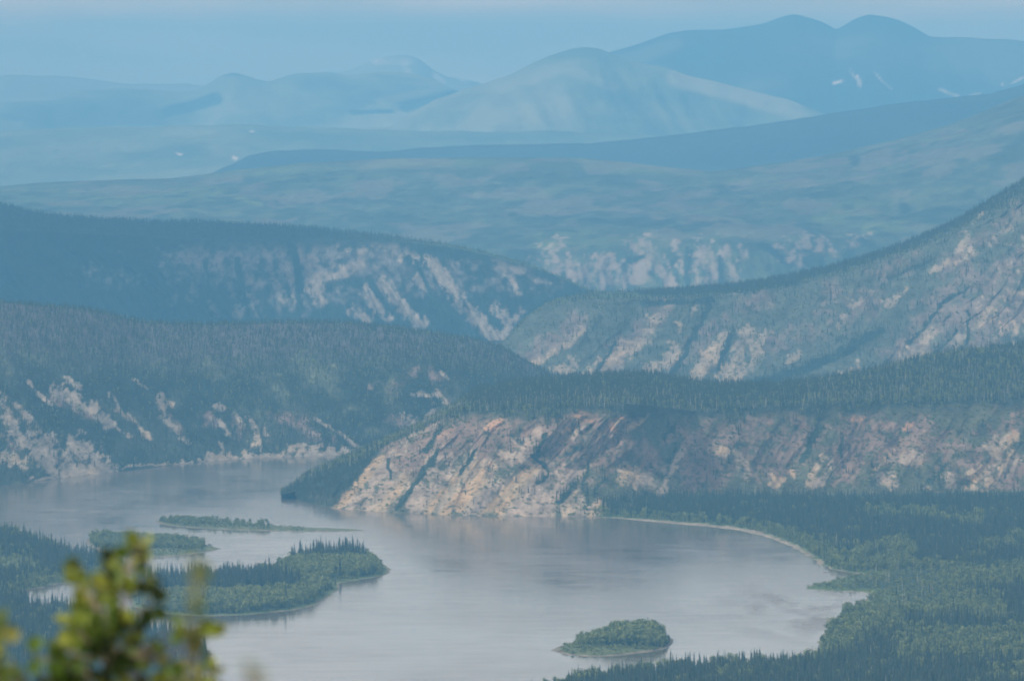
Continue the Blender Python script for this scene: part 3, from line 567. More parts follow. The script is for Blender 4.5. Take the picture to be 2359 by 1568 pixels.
def viewhill():
    xs = np.concatenate([np.linspace(-9000, -300, 30), np.linspace(-280, 280, 40), np.linspace(300, 9000, 30)])
    ys = np.concatenate([np.linspace(-2500, -60, 16), np.linspace(-50, 120, 60), np.linspace(140, 5200, 70)])
    X, Y = np.meshgrid(xs, ys)
    prof = np.interp(Y, [-2500, -400, -20, 3, 12, 20, 40, 120, 400, 1000, 2200, 3600, 4600, 5200], [380, 470, 498.4, 498.3, 497.4, 496.8, 494, 478, 410, 285, 110, 18, 3, -7])
    Z = prof - 60 * ss(200, 3000, np.abs(X)) * ss(0, 60, prof) + np.where(Y < 3400, 1, 0) * fbm(X / 160, Y / 160, 0, 4, 91) * np.clip(np.abs(Y) / 40, .0, 9) * ss(5, 60, prof) * .7
    n1 = fbm(X / 60, Y / 60, 0, 4, 95)
    c = mixc(np.ones(X.shape + (3,)) * np.array((.035, .05, .028)), ss(0, .6, n1), (.08, .11, .045))
    return set_props(link('hill', mesh_np('hill', np.stack([X, Y, Z], -1).reshape(-1, 3), grid_faces(*X.shape), [M_FLAT], col=c.reshape(-1, 3))), kind='structure')
viewhill()

# ------------------------------------------------------------------ trees
def spruce_parts(seed, H=14.0, R=1.7, lean=0.0):
    r = np.random.default_rng(seed); V = []; F = []
    tiers = 11
    for t in range(tiers):
        f = t / (tiers - 1); z = H * (.10 + .86 * f ** .92); rad = R * (1 - f) ** .8 * r.uniform(.75, 1.15) + .16
        nb = 7 if t < 8 else 5; off = r.uniform(0, 6)
        for k in range(nb):
            a = off + 2 * pi * k / nb + r.uniform(-.25, .25); rr = rad * r.uniform(.65, 1.2); dr = rr * r.uniform(.25, .55)
            tip = (cos(a) * rr, sin(a) * rr, z - dr); hw = .5 * rr * r.uniform(.7, 1.1) + .1
            p1 = (-sin(a) * hw * .8 + cos(a) * rr * .45, cos(a) * hw * .8 + sin(a) * rr * .45, z - dr * .25 - .15)
            p2 = (sin(a) * hw * .8 + cos(a) * rr * .45, -cos(a) * hw * .8 + sin(a) * rr * .45, z - dr * .25 - .15)
            top = (0, 0, z + H * .075)
            i = len(V); V += [top, p1, tip, p2]; F += [(i, i + 1, i + 2), (i, i + 2, i + 3)]
    i = len(V); V += [(0, .12, H * .9), (.1, -.08, H * .9), (-.1, -.08, H * .9), (0, 0, H)]; F += [(i, i+1, i+3), (i+1, i+2, i+3), (i+2, i, i+3)]
    tv, tf = trunk_parts(H * .95, .16, .03, 5)
    return np.array(V, float), np.array(F), tv, tf
def trunk_parts(H, r0, r1, n=5, segs=3, wob=.0, seed=0):
    r = np.random.default_rng(seed); V = []; F = []
    for s in range(segs + 1):
        f = s / segs; rr = r0 * (1 - f) + r1 * f; ox, oy = (r.uniform(-wob, wob, 2) * f) if wob else (0, 0)
        for k in range(n): V.append((cos(2*pi*k/n) * rr + ox, sin(2*pi*k/n) * rr + oy, -.4 + (H + .4) * f))
    for s in range(segs):
        for k in range(n):
            a, b_ = s * n + k, s * n + (k + 1) % n; F += [(a, b_, b_ + n), (a, b_ + n, a + n)]
    return np.array(V, float), np.array(F)
def poplar_parts(seed, H=9.0, R=2.6, n=300, low=.06, trunk=True, size=.62):
    r = np.random.default_rng(seed); V = []; F = []
    blobs = [(r.uniform(-.6, .6) * R, r.uniform(-.6, .6) * R, H * r.uniform(.25, .85), R * r.uniform(.3, .6)) for _ in range(9)]
    for k in range(n):
        bx, by, bz, br = blobs[r.integers(9)]
        d = r.normal(size=3); d /= np.linalg.norm(d); rad = br * r.uniform(.55, 1.1)
        c = np.array((bx, by, bz)) + d * np.array((rad, rad, rad * 1.15 * H / 9)); c[2] = max(c[2], H * low); c[2] = min(c[2], H * 1.02)
        nrm = d + r.normal(size=3) * .6; nrm /= np.linalg.norm(nrm)
        t = np.cross(nrm, r.normal(size=3)); t /= np.linalg.norm(t) + 1e-9; b2 = np.cross(nrm, t); s = size * r.uniform(.6, 1.35)
        i = len(V); V += [tuple(c + t * s), tuple(c - t * s * .5 + b2 * s * .85), tuple(c - t * s * .5 - b2 * s * .85)]; F.append((i, i + 1, i + 2))
    tv, tf = trunk_parts(H * .7, .15, .05, 5, wob=.2, seed=seed)
    return np.array(V, float), np.array(F), tv, tf
def snag_parts(seed, H=11.0):
    r = np.random.default_rng(seed); V, F = trunk_parts(H, .22, .05, 4, segs=2, wob=.4, seed=seed); V, F = list(map(tuple, V)), list(map(tuple, F))
    for k in range(5):
        z = H * r.uniform(.4, .95); a = r.uniform(0, 6.28); ln = r.uniform(.6, 1.4); i = len(V)
        V += [(0, 0, z), (0, 0, z + .2), (cos(a) * ln, sin(a) * ln, z + ln * .5)]; F.append((i, i+1, i+2))
    return np.array(V, float), np.array(F)
PROTO = {}
protoC = {}
def add_proto(kind, idx, cv, cf, tv, tf, mc, mt):
    crown = mesh_np(kind + '_crown', cv, cf, [mc], smooth=False) if cv is not None else None
    trunk = mesh_np(kind + '_trunk', tv, tf, [mt]) 
    if cv is not None:
        V = np.concatenate([cv, tv]); F = np.concatenate([cf, tf + len(cv)]); mi = [0] * len(cf) + [1] * len(tf); ms = [mc, mt]
    else: V, F, mi, ms = tv, tf, [0] * len(tf), [mt]
    me = mesh_np(kind, V, F, ms, mi=mi, smooth=False)
    o = bpy.data.objects.new('%s_%02d' % (kind, idx), me)
    if kind not in protoC: protoC[kind] = bpy.data.collections.new(kind + '_shapes')
    protoC[kind].objects.link(o)
    PROTO.setdefault(kind, []).append((crown, trunk))
for i in range(5): add_proto('spruce', i, *spruce_parts(i + 1, 14, 1.35 + .22 * i), M_SPR, M_BAR)
for i in range(5): add_proto('poplar', i, *poplar_parts(i + 20, 9, 2.1 + .3 * i, size=.47), M_POP, M_ASP)
for i in range(3): add_proto('shrub', i, *poplar_parts(i + 40, 3.2, 2.2, n=80, low=.05, size=.5), M_POP, M_BAR)
for i in range(3): add_proto('snag', i, None, None, *snag_parts(i + 60), None, M_ASP)

TREES = {'spruce': [], 'poplar': [], 'shrub': [], 'snag': []}      # rows x, y, z, scale, place id
def put(kind, x, y, z, s, place):
    if len(x): TREES[kind].append(np.stack([x, y, z, s, np.full(len(x), float(place))], 1))
def frame(u, v, mu=260, mvb=230): return (u > -mu) & (u < 2358 + mu) & (v < 1568 + mvb)

def on_land(seed, n, t0, t1, fn):
    """n random points on a landform between curve positions t0..t1; fn(u,v,x,y,z,T) -> list of (kind, probability, scale0, scale1)"""
    L = LAND[seed]; X, Y, Z, T, U_, V_ = (L[k] for k in 'XYZTUV')
    rows = np.where((T[:, 0] >= t0) & (T[:, 0] < t1))[0]; r0, r1 = rows[0], min(rows[-1], X.shape[0] - 2)
    cx = lambda A: A[r0:r1 + 1, :-1]
    area = np.abs((X[r0:r1+1, 1:] - cx(X)) * np.hypot(Y[r0+1:r1+2, :-1] - cx(Y), Z[r0+1:r1+2, :-1] - cx(Z)))
    ok = (cx(U_) > -240) & (cx(U_) < 2600); area = area * ok
    p = area.ravel() / area.sum(); idx = rng.choice(len(p), n, p=p); i = idx // (X.shape[1] - 1) + r0; j = idx % (X.shape[1] - 1)
    a, c = rng.random(n), rng.random(n)
    def bi(A): return A[i, j]*(1-a)*(1-c) + A[i+1, j]*a*(1-c) + A[i, j+1]*(1-a)*c + A[i+1, j+1]*a*c
    x, y, z, T_, u, v = map(bi, (X, Y, Z, T, U_, V_))
    q = rng.random(n); acc = np.zeros(n)
    for kind, prob, s0, s1 in fn(u, v, x, y, z, T_):
        prob = np.broadcast_to(prob, (n,)); sel = (q >= acc) & (q < acc + prob); acc = acc + prob; s0 = np.broadcast_to(s0, (n,))[sel]; s1 = np.broadcast_to(s1, (n,))[sel]
        k = sel.sum(); put(kind, x[sel], y[sel], z[sel] - .15, s0 * .85 + (s1 * 1.15 - s0 * .85) * rng.random(k) ** 1.7, 20 + seed)
def tr_D(u, v, x, y, z, T):
    n2 = fbm(x / 25, y / 25, 0, 3, 501); rock = paint(u, v, D_ROCK); lil = paint(u, v, D_LIL); dk = paint(u, v, D_DRK)
    plateau = ss(1.78, 2.04, T + .22 * fbm(x / 30, y / 80, 0, 3, 505)); west = 1 - ss(-16, 6, u - (770 + (1165 - v) * .87))
    foot = (T < .10) * ss(1380, 1460, u)
    lip = plateau * (1 - ss(2.15, 2.5, T)); far_ = ss(1750, 2100, u)
    sp = np.clip(plateau * (.85 - .4 * far_ * (n2 > -.1)) + west + foot + dk * .6, 0, .95)
    face = 1 - np.maximum(plateau, np.maximum(west, foot))
    return [('spruce', sp * (.42 + .36 * (n2 > -.1)) * (1 - .3 * (u < 1080)), .30 + .06 * ss(1040, 1120, u), .58 + .30 * ss(1040, 1120, u)), ('poplar', plateau * (.08 + .12 * lip + .15 * (n2 > .15)) + plateau * far_ * .40 * (n2 > -.1) , .4, .8), ('snag', lip * .16 + plateau * far_ * .07, .6, 1.0), ('spruce', face * .035 * (1 - .8 * rock), .3, .7),
            ('shrub', face * np.clip(.30 - .26 * rock - .12 * lil + .12 * n2, 0.01, 1), .4, .9)]
on_land(1, 60000, .0, 3.3, tr_D)
def tr_A(u, v, x, y, z, T):
    n2 = fbm(x / 30, z / 20, y / 60, 3, 511); rock = np.clip(paint(u, v, A_ROCK, .6) * 1.1, 0, 1); lil = paint(u, v, A_LIL); gr = paint(u, v, A_GRN)
    d = np.clip(1 - rock * .9, 0, 1) ** 1.5
    return [('spruce', d * (.45 + .4 * ss(-.3, .3, n2)) * np.clip(1.0 - .68 * lil - .74 * gr - .25 * (n2 > .2), .05, 1), .30, .66), ('poplar', d * np.clip(.08 + .35 * gr + .18 * (n2 > .3), 0, 1), .3, .6), ('shrub', np.clip(d * lil * .25 + .10 * rock, 0, 1), .4, .9), ('snag', d * (.03 * (n2 > .2) + .05 * gr), .5, .8)]
on_land(2, 42000, .01, 2.25, tr_A)
def tr_B(u, v, x, y, z, T):
    rock = paint(u, v, B_ROCK); lil = paint(u, v, B_LIL); top = ss(.96, 1.02, T); grn = top * ss(850, 1000, u)
    return [('spruce', np.clip(np.where(T > 1, .8 * (1 - grn * .8), .6 * (1 - 1.1 * rock) * (1 - .75 * lil)), 0, 1), .35, .72), ('poplar', grn * .5, .25, .45)]
on_land(3, 26000, .1, 2.2, tr_B)
def tr_C(u, v, x, y, z, T):
    n2 = fbm(x / 30, z / 20, y / 60, 3, 531); rock = paint(u, v, C_ROCK); lil = paint(u, v, C_LIL); dk = paint(u, v, C_DRK); top = ss(1.3, 1.7, T) * ss(1480, 1560, u)
    return [('spruce', np.clip(.10 + dk + top - .5 * rock + .10 * (n2 > .2), .02, .95) * (u > 1300) + .03, .35, .75), ('poplar', np.clip(.22 - .2 * rock - .12 * lil, 0, .3), .25, .5), ('shrub', .12, .4, 1.0)]
on_land(4, 34000, .1, 2.15, tr_C)

def on_flat(f, n, fn, place, urange=(-240, 2600), vmax=1800):
    (x0, x1), (y0, y1) = f['x'], f['y']
    lo = float(Dz(vmax)); y0 = max(y0, lo)
    x = rng.uniform(x0, x1, n); y = rng.uniform(y0, y1, n)
    u, v = UV(x, y, 2.0); ok = (u > urange[0]) & (u < urange[1]) & (v < vmax); x, y, u, v = x[ok], y[ok], u[ok], v[ok]
    S = sdf(x, y, f['W']) + f['wig'] * fbm(x / 22, y / 30, 0, 3, f['seed'] + 3); ok = S > 1.5; x, y, u, v, S = x[ok], y[ok], u[ok], v[ok], S[ok]
    z = f['h'] * (1 - np.exp(-S * f['slope'] / f['h'])) + np.where(S > 10, .35 * fbm(x / 25, y / 25, 0, 3, f['seed']), 0) - .1
    q = rng.random(len(x)); acc = np.zeros(len(x))
    for kind, prob, s0, s1 in fn(u, v, x, y, S):
        prob = np.broadcast_to(prob, q.shape) * 1.0; sel = (q >= acc) & (q < acc + prob); acc += prob; s0 = np.broadcast_to(s0, q.shape)[sel]; s1 = np.broadcast_to(s1, q.shape)[sel]
        put(kind, x[sel], y[sel], z[sel], (s0 * .8 + (s1 * 1.15 - s0 * .8) * rng.random(sel.sum()) ** 1.8) * (1 + .18 * fbm(x[sel] / 18, y[sel] / 26, 0, 2, 777)), place)
R_GREEN = [(60,.9,(1900,1345),(2150,1335),(2358,1330)), (90,.9,(1950,1440),(2100,1400),(2280,1400)), (70,.9,(1910,1480),(1960,1430)), (70,.7,(2100,1500),(2358,1500)), (60,.8,(1940,1290),(2080,1290)), (40,.5,(2000,1190),(2250,1200)), (50,.5,(2200,1300),(2358,1250)),
 (60,.7,(2200,1570),(2358,1560)), (30,.6,(1760,1520),(1900,1505)), (40,.4,(1600,1560),(1760,1560))]
def tr_R(u, v, x, y, S):
    n2 = fbm(x / 45, y / 120, 0, 4, 541); g = paint(u + 15 * n2, v + 8 * n2, R_GREEN); b = bwR(u, v)
    edge = (1 - ss(18, 40, S - b)); land = ss(b - 1, b + 3, S); low = (u > 1850) & (u < 2170) & (v > 1312) & (v < 1404 - .05 * np.abs(u - 2000))
    behind = v < 1150
    gz = ss(.30, .62, g + .45 * n2 + .15 * fbm(x / 14, y / 30, 0, 2, 549)); sp = land * np.clip(.85 - .8 * gz - .75 * edge, .02, 1) * ~behind
    po = land * np.clip(.025 + .62 * gz + .45 * edge, 0, .7) * ~behind
    lowf = np.where(low, .02, 1.0)
    return [('spruce', sp * lowf, .5, 1.0), ('poplar', po * lowf, .45, 1.1), ('shrub', np.where(low, .55, .06 + .3 * edge) * land * ~behind, .3, .9), ('snag', .02 * land, .6, .9)]
on_flat(fR, 190000, tr_R, 1, vmax=1760)
CLEAR = [(16,1,(404,1532),(436,1524)), (40,1,(410,1560),(470,1560)), (24,.8,(396,1545),(440,1548))]
def tr_L(u, v, x, y, S):
    n2 = fbm(x / 45, y / 120, 0, 4, 551); g = paint(u, v, L_GREEN)
    edge = (1 - ss(8, 24, S)) * (v < 1380); S = np.where(paint(u, v, CLEAR) > .4, 0, S)
    return [('spruce', np.clip(.85 - .95 * g - .6 * edge, .01, 1) * (S > 5), .6, 1.15), ('poplar', np.clip(.03 + .4 * g * (v > 1312) + .4 * edge + .1 * (n2 > .3), 0, .6) * (S > 3), .5, 1.05), ('shrub', .3 * edge + .1, .4, 1.0)]
on_flat(fL, 150000, tr_L, 2, vmax=1760)
on_flat(f1, 5200, lambda u, v, x, y, S: [('poplar', ((u < 500) * ss(3, 7, S) * (v < 1209) * .9 + ((u > 490) & (u < 620)) * ss(6, 12, S) * .35), .40, .68), ('shrub', ((u < 700) & (S > 5)) * .35, .25, .6)], 3)
on_flat(f2, 6000, lambda u, v, x, y, S: [('poplar', (u < 470) * ss(8, 14, S + np.minimum(1262 - v, 8) * .8) * (v < 1264) * .9, .50, .88), ('shrub', (S > 6) * .3, .3, .8)], 4)
Z_CROWN = [(655,1292),(700,1278),(850,1276),(845,1293),(760,1297)]; Z_LOW = [(290,1340),(600,1330),(690,1345),(690,1362),(600,1368),(300,1372)]
def tr_3(u, v, x, y, S):
    a = in_poly(u, v, Z_CROWN); b = in_poly(u, v, Z_LOW); o = ~(a | b)
    return [('spruce', (a * .34 + b * .36) * (S > 4) + o * .006, .75, 1.32), ('poplar', (o * .85 * ss(7, 14, S) * (1 - .75 * ((v > 1325) & (v < 1345) & (u > 690))) + b * .05 + a * .2), .55, 1.15), ('shrub', (S > 4) * .1, .5, 1.1)]
on_flat(f3, 42000, tr_3, 5)
on_flat(f4, 9000, lambda u, v, x, y, S: [('poplar', ((u > 1330) & (v < 1486)) * ss(2, 8, S) * .8, .55 + .5 * ss(1335, 1470, u) * ss(2, 22, S), .9 + .75 * ss(1335, 1480, u) * ss(2, 22, S)), ('shrub', (S > 3) * (.12 + .5 * ((u > 1322) & (v < 1490))), .3, .9)], 6)
T_ = {k: np.concatenate(v) for k, v in TREES.items() if v}
# keep only what can show, thin out the rest
for k in T_:
    a = T_[k]; u, v = UV(a[:, 0], a[:, 1], a[:, 2]); T_[k] = a[frame(u, v)]
print({k: len(a) for k, a in T_.items()})

# which trees show largest: nearest first, each claiming the picture cells no nearer tree has
def visible_share():
    W_, H_ = 1024, 680; buf = np.zeros((H_, W_), bool); s = W_ / 2358
    rows = []
    for k, hh, ww in (('spruce', 14, .9), ('poplar', 9, 2.2)):
        a = T_[k]; sel = np.where(a[:, 4] < 20)[0]
        for i in sel: rows.append((a[i, 1], k, i, hh * a[i, 3], ww * a[i, 3]))
    rows.sort(key=lambda r: r[0]); out = {'spruce': {}, 'poplar': {}}
    for d, k, i, h, w_ in rows:
        x, y, z = T_[k][i, :3]; u, v = UV(x, y, z); u1, v1 = UV(x, y, z + h)
        cx = u * s; y1 = int(v * s); y0 = int(v1 * s); hw = max(.5, w_ / d / K * s)
        if cx < 1 or cx > W_ - 2 or y0 < 0 or y0 >= H_: continue
        y1 = min(y1, H_ - 1); x0, x1 = int(cx - hw), int(cx + hw) + 1; x0 = max(x0, 0); x1 = min(x1, W_)
        ym = (y0 + y1) // 2 if k == 'spruce' else y0
        c = (~buf[y0:y1 + 1, x0:x1]).sum(); buf[ym:y1 + 1, x0:x1] = True
        if k == 'spruce': buf[y0:ym, int(cx):int(cx) + 1] = True
        out[k][i] = int(c)
    return out
vis = visible_share()
PLACE = {1: ('in the forest on the right bank', 'trees of the right bank forest'), 2: ('in the dark forest on the left bank', 'trees of the left bank forest'),
         3: ('on the farthest long flat island', 'trees on the farthest island'), 4: ('on the short island beside the left bank', 'trees on the short left island'),
         5: ('on the large wooded island in midstream', 'trees on the large wooded island'), 6: ('on the small island near the bottom shore', 'trees on the small lower island')}
SPL = {'spruce': 'dark narrow pointed spruce tree ', 'poplar': 'round-crowned lighter green broadleaf tree '}
NAME = {'spruce': 'spruce_tree', 'poplar': 'broadleaf_tree'}
def spot(pl, u, v):
    if pl == 1:
        if v < 1215: return 'above the shore below the tan cliff foot'
        if v < 1312: return 'behind the long pale curved beach' if u < 1960 else 'in the wood right of the pale beach'
        if v < 1372: return 'on the low green point by the inlet'
        if u < 1330: return 'at the left end of the bottom shore'
        if u < 1600: return 'in the bottom shore row below the small island'
        if u < 1890: return 'along the bottom shore right of the small island'
        return 'in the wood at the right edge' if v < 1480 else 'in the wood at the bottom right corner'
    if pl == 2:
        if v < 1372: return 'on the upper left point beside the channel'
        return 'in the left bank wood beside the leafy foreground shrub' if u > 120 else 'in the left bank wood at the left edge'
    if pl == 5:
        if v < 1297: return 'in the high far crown of the large island'
        if u > 690: return 'on the right end of the large island'
        return 'in the left spruce stand of the large island' if v < 1370 else 'along the near shore of the large island'
chosen = {}
for k in ('spruce', 'poplar'):
    top = sorted(vis[k].items(), key=lambda t: -t[1])[:300]; chosen[k] = [i for i, c in top]
    for i in chosen[k]:
        x, y, z, s, pl = T_[k][i]; crown, trunk = PROTO[k][i % len(PROTO[k])]
        r = bpy.data.objects.new(NAME[k], None); C.objects.link(r); r.empty_display_size = 1
        r.location = (x, y, z); r.scale = (s, s, s); r.rotation_euler = (0, 0, (i * 2.399) % 6.283)
        where, grp = PLACE[int(pl)]; uu, vv = UV(x, y, z); where = spot(int(pl), uu, vv) or where; size = 'tall ' if s > 1.02 else ('small ' if s < .72 else '')
        set_props(r, size + SPL[k] + where, 'tree', ('spruce ' if k == 'spruce' else 'broadleaf ') + grp)
        a = bpy.data.objects.new('crown', crown); C.objects.link(a); a.parent = r
        b_ = bpy.data.objects.new('trunk', trunk); C.objects.link(b_); b_.parent = r
for k in chosen:
    m = np.ones(len(T_[k]), bool); m[chosen[k]] = False; T_[k] = T_[k][m]

def scatter(name, kind, label):
    a = T_[kind]; n = len(a); me = bpy.data.meshes.new(name); me.vertices.add(n); me.vertices.foreach_set('co', a[:, :3].astype(np.float32).ravel())
    for nm, val, ty in (('tree_scale', a[:, 3] , 'FLOAT'), ('tree_turn', rng.uniform(0, 6.28, n), 'FLOAT'), ('tree_pick', rng.integers(0, 1000, n), 'INT')):
        at = me.attributes.new(nm, ty, 'POINT'); at.data.foreach_set('value', np.asarray(val, np.float32 if ty == 'FLOAT' else np.int32))
    o = link(name, me); set_props(o, label=label, kind='stuff')
    g = bpy.data.node_groups.new(name + '_scatter', 'GeometryNodeTree')
    g.interface.new_socket('Geometry', in_out='INPUT', socket_type='NodeSocketGeometry'); g.interface.new_socket('Geometry', in_out='OUTPUT', socket_type='NodeSocketGeometry')
    N = g.nodes; gi = N.new('NodeGroupInput'); go = N.new('NodeGroupOutput'); ip = N.new('GeometryNodeInstanceOnPoints'); ci = N.new('GeometryNodeCollectionInfo')
    ci.inputs[0].default_value = protoC[kind]; ci.inputs[1].default_value = True; ci.inputs[2].default_value = True
    def na(nm, ty): q = N.new('GeometryNodeInputNamedAttribute'); q.data_type = ty; q.inputs[0].default_value = nm; return q.outputs[0]
    m2p = N.new('GeometryNodeMeshToPoints')
    g.links.new(gi.outputs[0], m2p.inputs[0]); g.links.new(m2p.outputs[0], ip.inputs['Points']); g.links.new(ci.outputs[0], ip.inputs['Instance'])
    ip.inputs['Pick Instance'].default_value = True; g.links.new(na('tree_pick', 'INT'), ip.inputs['Instance Index'])
    cx = N.new('ShaderNodeCombineXYZ'); g.links.new(na('tree_turn', 'FLOAT'), cx.inputs[2]); g.links.new(cx.outputs[0], ip.inputs['Rotation'])
    cs = N.new('ShaderNodeCombineXYZ'); s_ = na('tree_scale', 'FLOAT')
    for q in range(3): g.links.new(s_, cs.inputs[q])
    g.links.new(cs.outputs[0], ip.inputs['Scale']); g.links.new(ip.outputs[0], go.inputs[0])
    md = o.modifiers.new('scatter', 'NODES'); md.node_group = g
scatter('spruce_forest', 'spruce', 'dark spruce forest covering the banks, islands and hillsides')
scatter('broadleaf_woodland', 'poplar', 'lighter green broadleaf woodland along shores and on islands')
scatter('scrub', 'shrub', 'low green scrub on the cliffs and river edges')
scatter('dead_trunks', 'snag', 'thin pale bare trunks standing among the far trees')

# ------------------------------------------------------------------ foreground shrubs
ml, n, l, b = nodemat('shrub_leaf'); at = n.new('ShaderNodeAttribute'); at.attribute_name = 'Col'
l.new(at.outputs['Color'], b.inputs['Base Color']); b.inputs['Roughness'].default_value = .45
tr = n.new('ShaderNodeBsdfTranslucent'); mxs = n.new('ShaderNodeMixShader'); mxs.inputs[0].default_value = .45
l.new(at.outputs['Color'], tr.inputs['Color']); l.new(b.outputs[0], mxs.inputs[1]); l.new(tr.outputs[0], mxs.inputs[2]); l.new(mxs.outputs[0], n['Material Output'].inputs[0])
M_TWIG = bark_mat('shrub_twig', (.16, .125, .10), (.28, .22, .18))
TONE = {'y': (.33, .37, .065), 'o': (.185, .245, .035), 'g': (.10, .175, .025), 'd': (.022, .042, .009), 'p': (.46, .44, .12), 'r': (.36, .19, .06), 'l': (.24, .34, .07)}
def tube(V, F, pts, radii, k=6):
    for i, (p, r_) in enumerate(zip(pts, radii)):
        p = np.array(p); q = np.array(pts[min(i + 1, len(pts) - 1)]) - np.array(pts[max(i - 1, 0)]); q = q / (np.linalg.norm(q) + 1e-9)
        a = np.cross(q, (0.3, 1, .1)); a /= np.linalg.norm(a); c = np.cross(q, a); s0 = len(V)
        for j in range(k): V.append(tuple(p + r_ * (cos(2*pi*j/k) * a + sin(2*pi*j/k) * c)))
        if i:
            for j in range(k): F.append((s0 - k + j, s0 - k + (j+1) % k, s0 + (j+1) % k, s0 + j))
def leaf(V, F, Cc, p, d, nrm, L, col, r):
    d = d / np.linalg.norm(d); sd_ = np.cross(nrm, d); sd_ /= np.linalg.norm(sd_) + 1e-9; up = np.cross(d, sd_); w_ = L * r.uniform(.32, .42); cup = L * r.uniform(.05, .14); i = len(V)
    prof = [(0, 0), (.18, .62), (.42, 1), (.68, .85), (.88, .42), (1, 0)]
    for t, s_ in prof: V.append(tuple(p + d * L * t - up * cup * 1.5 * t * t))
    for t, s_ in prof[1:-1]: V.append(tuple(p + d * L * t + sd_ * w_ * s_ + up * (cup * s_ - cup * 1.5 * t * t)))
    for t, s_ in prof[1:-1]: V.append(tuple(p + d * L * t - sd_ * w_ * s_ + up * (cup * s_ - cup * 1.5 * t * t)))
    for o_ in (6, 10):
        for q in range(3): F.append((i + 1 + q, i + 2 + q, i + o_ + q + 1, i + o_ + q))
        F.append((i, i + 1, i + o_, i + o_)); F.append((i + 5, i + 4, i + o_ + 3, i + o_ + 3))
    Cc += [tuple(np.array(col) * r.uniform(.9, 1.5))] * 14
def shrub(label, D, stem, clusters, seed, leafL=.046, below=()):
    r = np.random.default_rng(seed); tp = lambda u, v, d=D: np.array(P(u, v, d), float)
    base = tp(*stem[0]); root = bpy.data.objects.new('shrub', None); C.objects.link(root); root.location = tuple(base)
    set_props(root, label, 'shrub'); TV, TF, LV, LF, LC = [], [], [], [], []
    pts = [tp(u, v, D + r.uniform(-.04, .04)) for u, v in stem]; nseg = len(pts)
    tube(TV, TF, pts, [.011 * (1 - .85 * i / (nseg - 1)) * (D / 20) + .0015 for i in range(nseg)])
    for u, v, rad, tone in list(clusters) + list(below):
        c = tp(u, v, D + r.uniform(-.22, .30)); px = D * K
        j = min(range(nseg), key=lambda q: (np.linalg.norm(pts[q] - c) + (.5 if pts[q][2] > c[2] + .02 else 0)))
        mid = (pts[j] + c) / 2 + np.array((0, 0, -.02)); tube(TV, TF, [pts[j], mid, c, c + (c - mid) * .3], [.0036, .0026, .0018, .001], 5)
        for q in range(max(4, int((rad / 13.0) ** 2 * 3.4))):
            off = r.normal(size=3) * rad * px * .55; p = c + off * .85; d = off / (np.linalg.norm(off) + 1e-6) + r.normal(size=3) * .5 + np.array((0, 0, .35))
            tn = tone if r.random() < .72 else r.choice(list('yogg'))
            leaf(LV, LF, LC, p, d, np.array((0, -.5, .8)) + r.normal(size=3) * .6, leafL * r.uniform(.65, 1.15), TONE[tn], r)
            if q % 5 == 0: tube(TV, TF, [c, p], [.0015, .0009], 4)
    def build(nm, V, F, m, cc=None):
        me = bpy.data.meshes.new(nm); F = [tuple(dict.fromkeys(f)) for f in F]
        me.from_pydata([tuple(np.array(v) - base) for v in V], [], F); me.materials.append(m)
        for p in me.polygons: p.use_smooth = True
        if cc:
            a = me.attributes.new('Col', 'FLOAT_COLOR', 'POINT')
            for q, cl in enumerate(cc): a.data[q].color = (*cl, 1)
        o = link(nm, me, root)
    build('stem', TV, TF, M_TWIG); build('foliage', LV, LF, ml, LC)
    return root
rb = np.random.default_rng(5)
def lower(u0, u1, v0, v1, k): return [(rb.uniform(u0, u1), rb.uniform(v0, v1), rb.uniform(26, 44), rb.choice(list('gdoyd'))) for _ in range(k)]
shrub('leafy olive green shrub with a pointed top in front of the left bank', 20,
  [(250,3200),(262,2600),(240,2100),(255,1760),(246,1600),(252,1500),(258,1420),(270,1360),(296,1300),(322,1250)],
  [(330,1243,11,'y'),(325,1262,7,'o'),(304,1283,14,'y'),(325,1285,9,'d'),(186,1308,11,'o'),(184,1326,12,'o'),(240,1300,13,'d'),(264,1312,18,'y'),(268,1330,16,'o'),(322,1328,14,'g'),(344,1330,9,'d'),(240,1352,14,'d'),(270,1356,22,'o'),
   (187,1346,11,'y'),(206,1362,14,'l'),(198,1375,10,'y'),(302,1352,14,'g'),(292,1370,13,'g'),(238,1410,32,'o'),(212,1396,14,'g'),(342,1392,19,'d'),(345,1418,13,'g'),(172,1438,24,'y'),(185,1460,20,'o'),(245,1441,32,'g'),(300,1446,12,'d'),(314,1456,9,'d'),
   (250,1476,38,'o'),(180,1506,30,'g'),(82,1508,11,'g'),(108,1522,10,'g'),(290,1503,13,'l'),(140,1488,18,'o'),(150,1530,36,'g'),(240,1526,40,'d'),(350,1512,22,'g'),(388,1478,13,'l'),(392,1448,13,'g'),(450,1444,18,'o'),(475,1468,16,'y'),(446,1490,12,'o'),
   (462,1510,14,'g'),(370,1542,19,'y'),(488,1542,20,'y'),(478,1562,16,'o'),(205,1560,36,'d'),(300,1556,36,'d'),(110,1562,24,'g'),(395,1566,20,'g'),(275,1400,16,'o'),(320,1482,14,'o'),(225,1370,14,'o')], 1,
  below=lower(60, 520, 1600, 2900, 110))
shrub('pale yellow green shrub cut by the left edge of the picture', 17.5, [(-60,3600),(-50,2500),(-40,1900),(-20,1600),(-5,1500),(2,1420)],
  [(6,1436,6,'o'),(0,1462,10,'o'),(8,1482,15,'p'),(-6,1500,14,'y'),(22,1532,17,'y'),(4,1556,20,'o'),(58,1560,15,'l'),(30,1572,18,'g'),(-40,1480,26,'y'),(-50,1540,34,'o')], 2, leafL=.034, below=lower(-220, 60, 1600, 3200, 60))
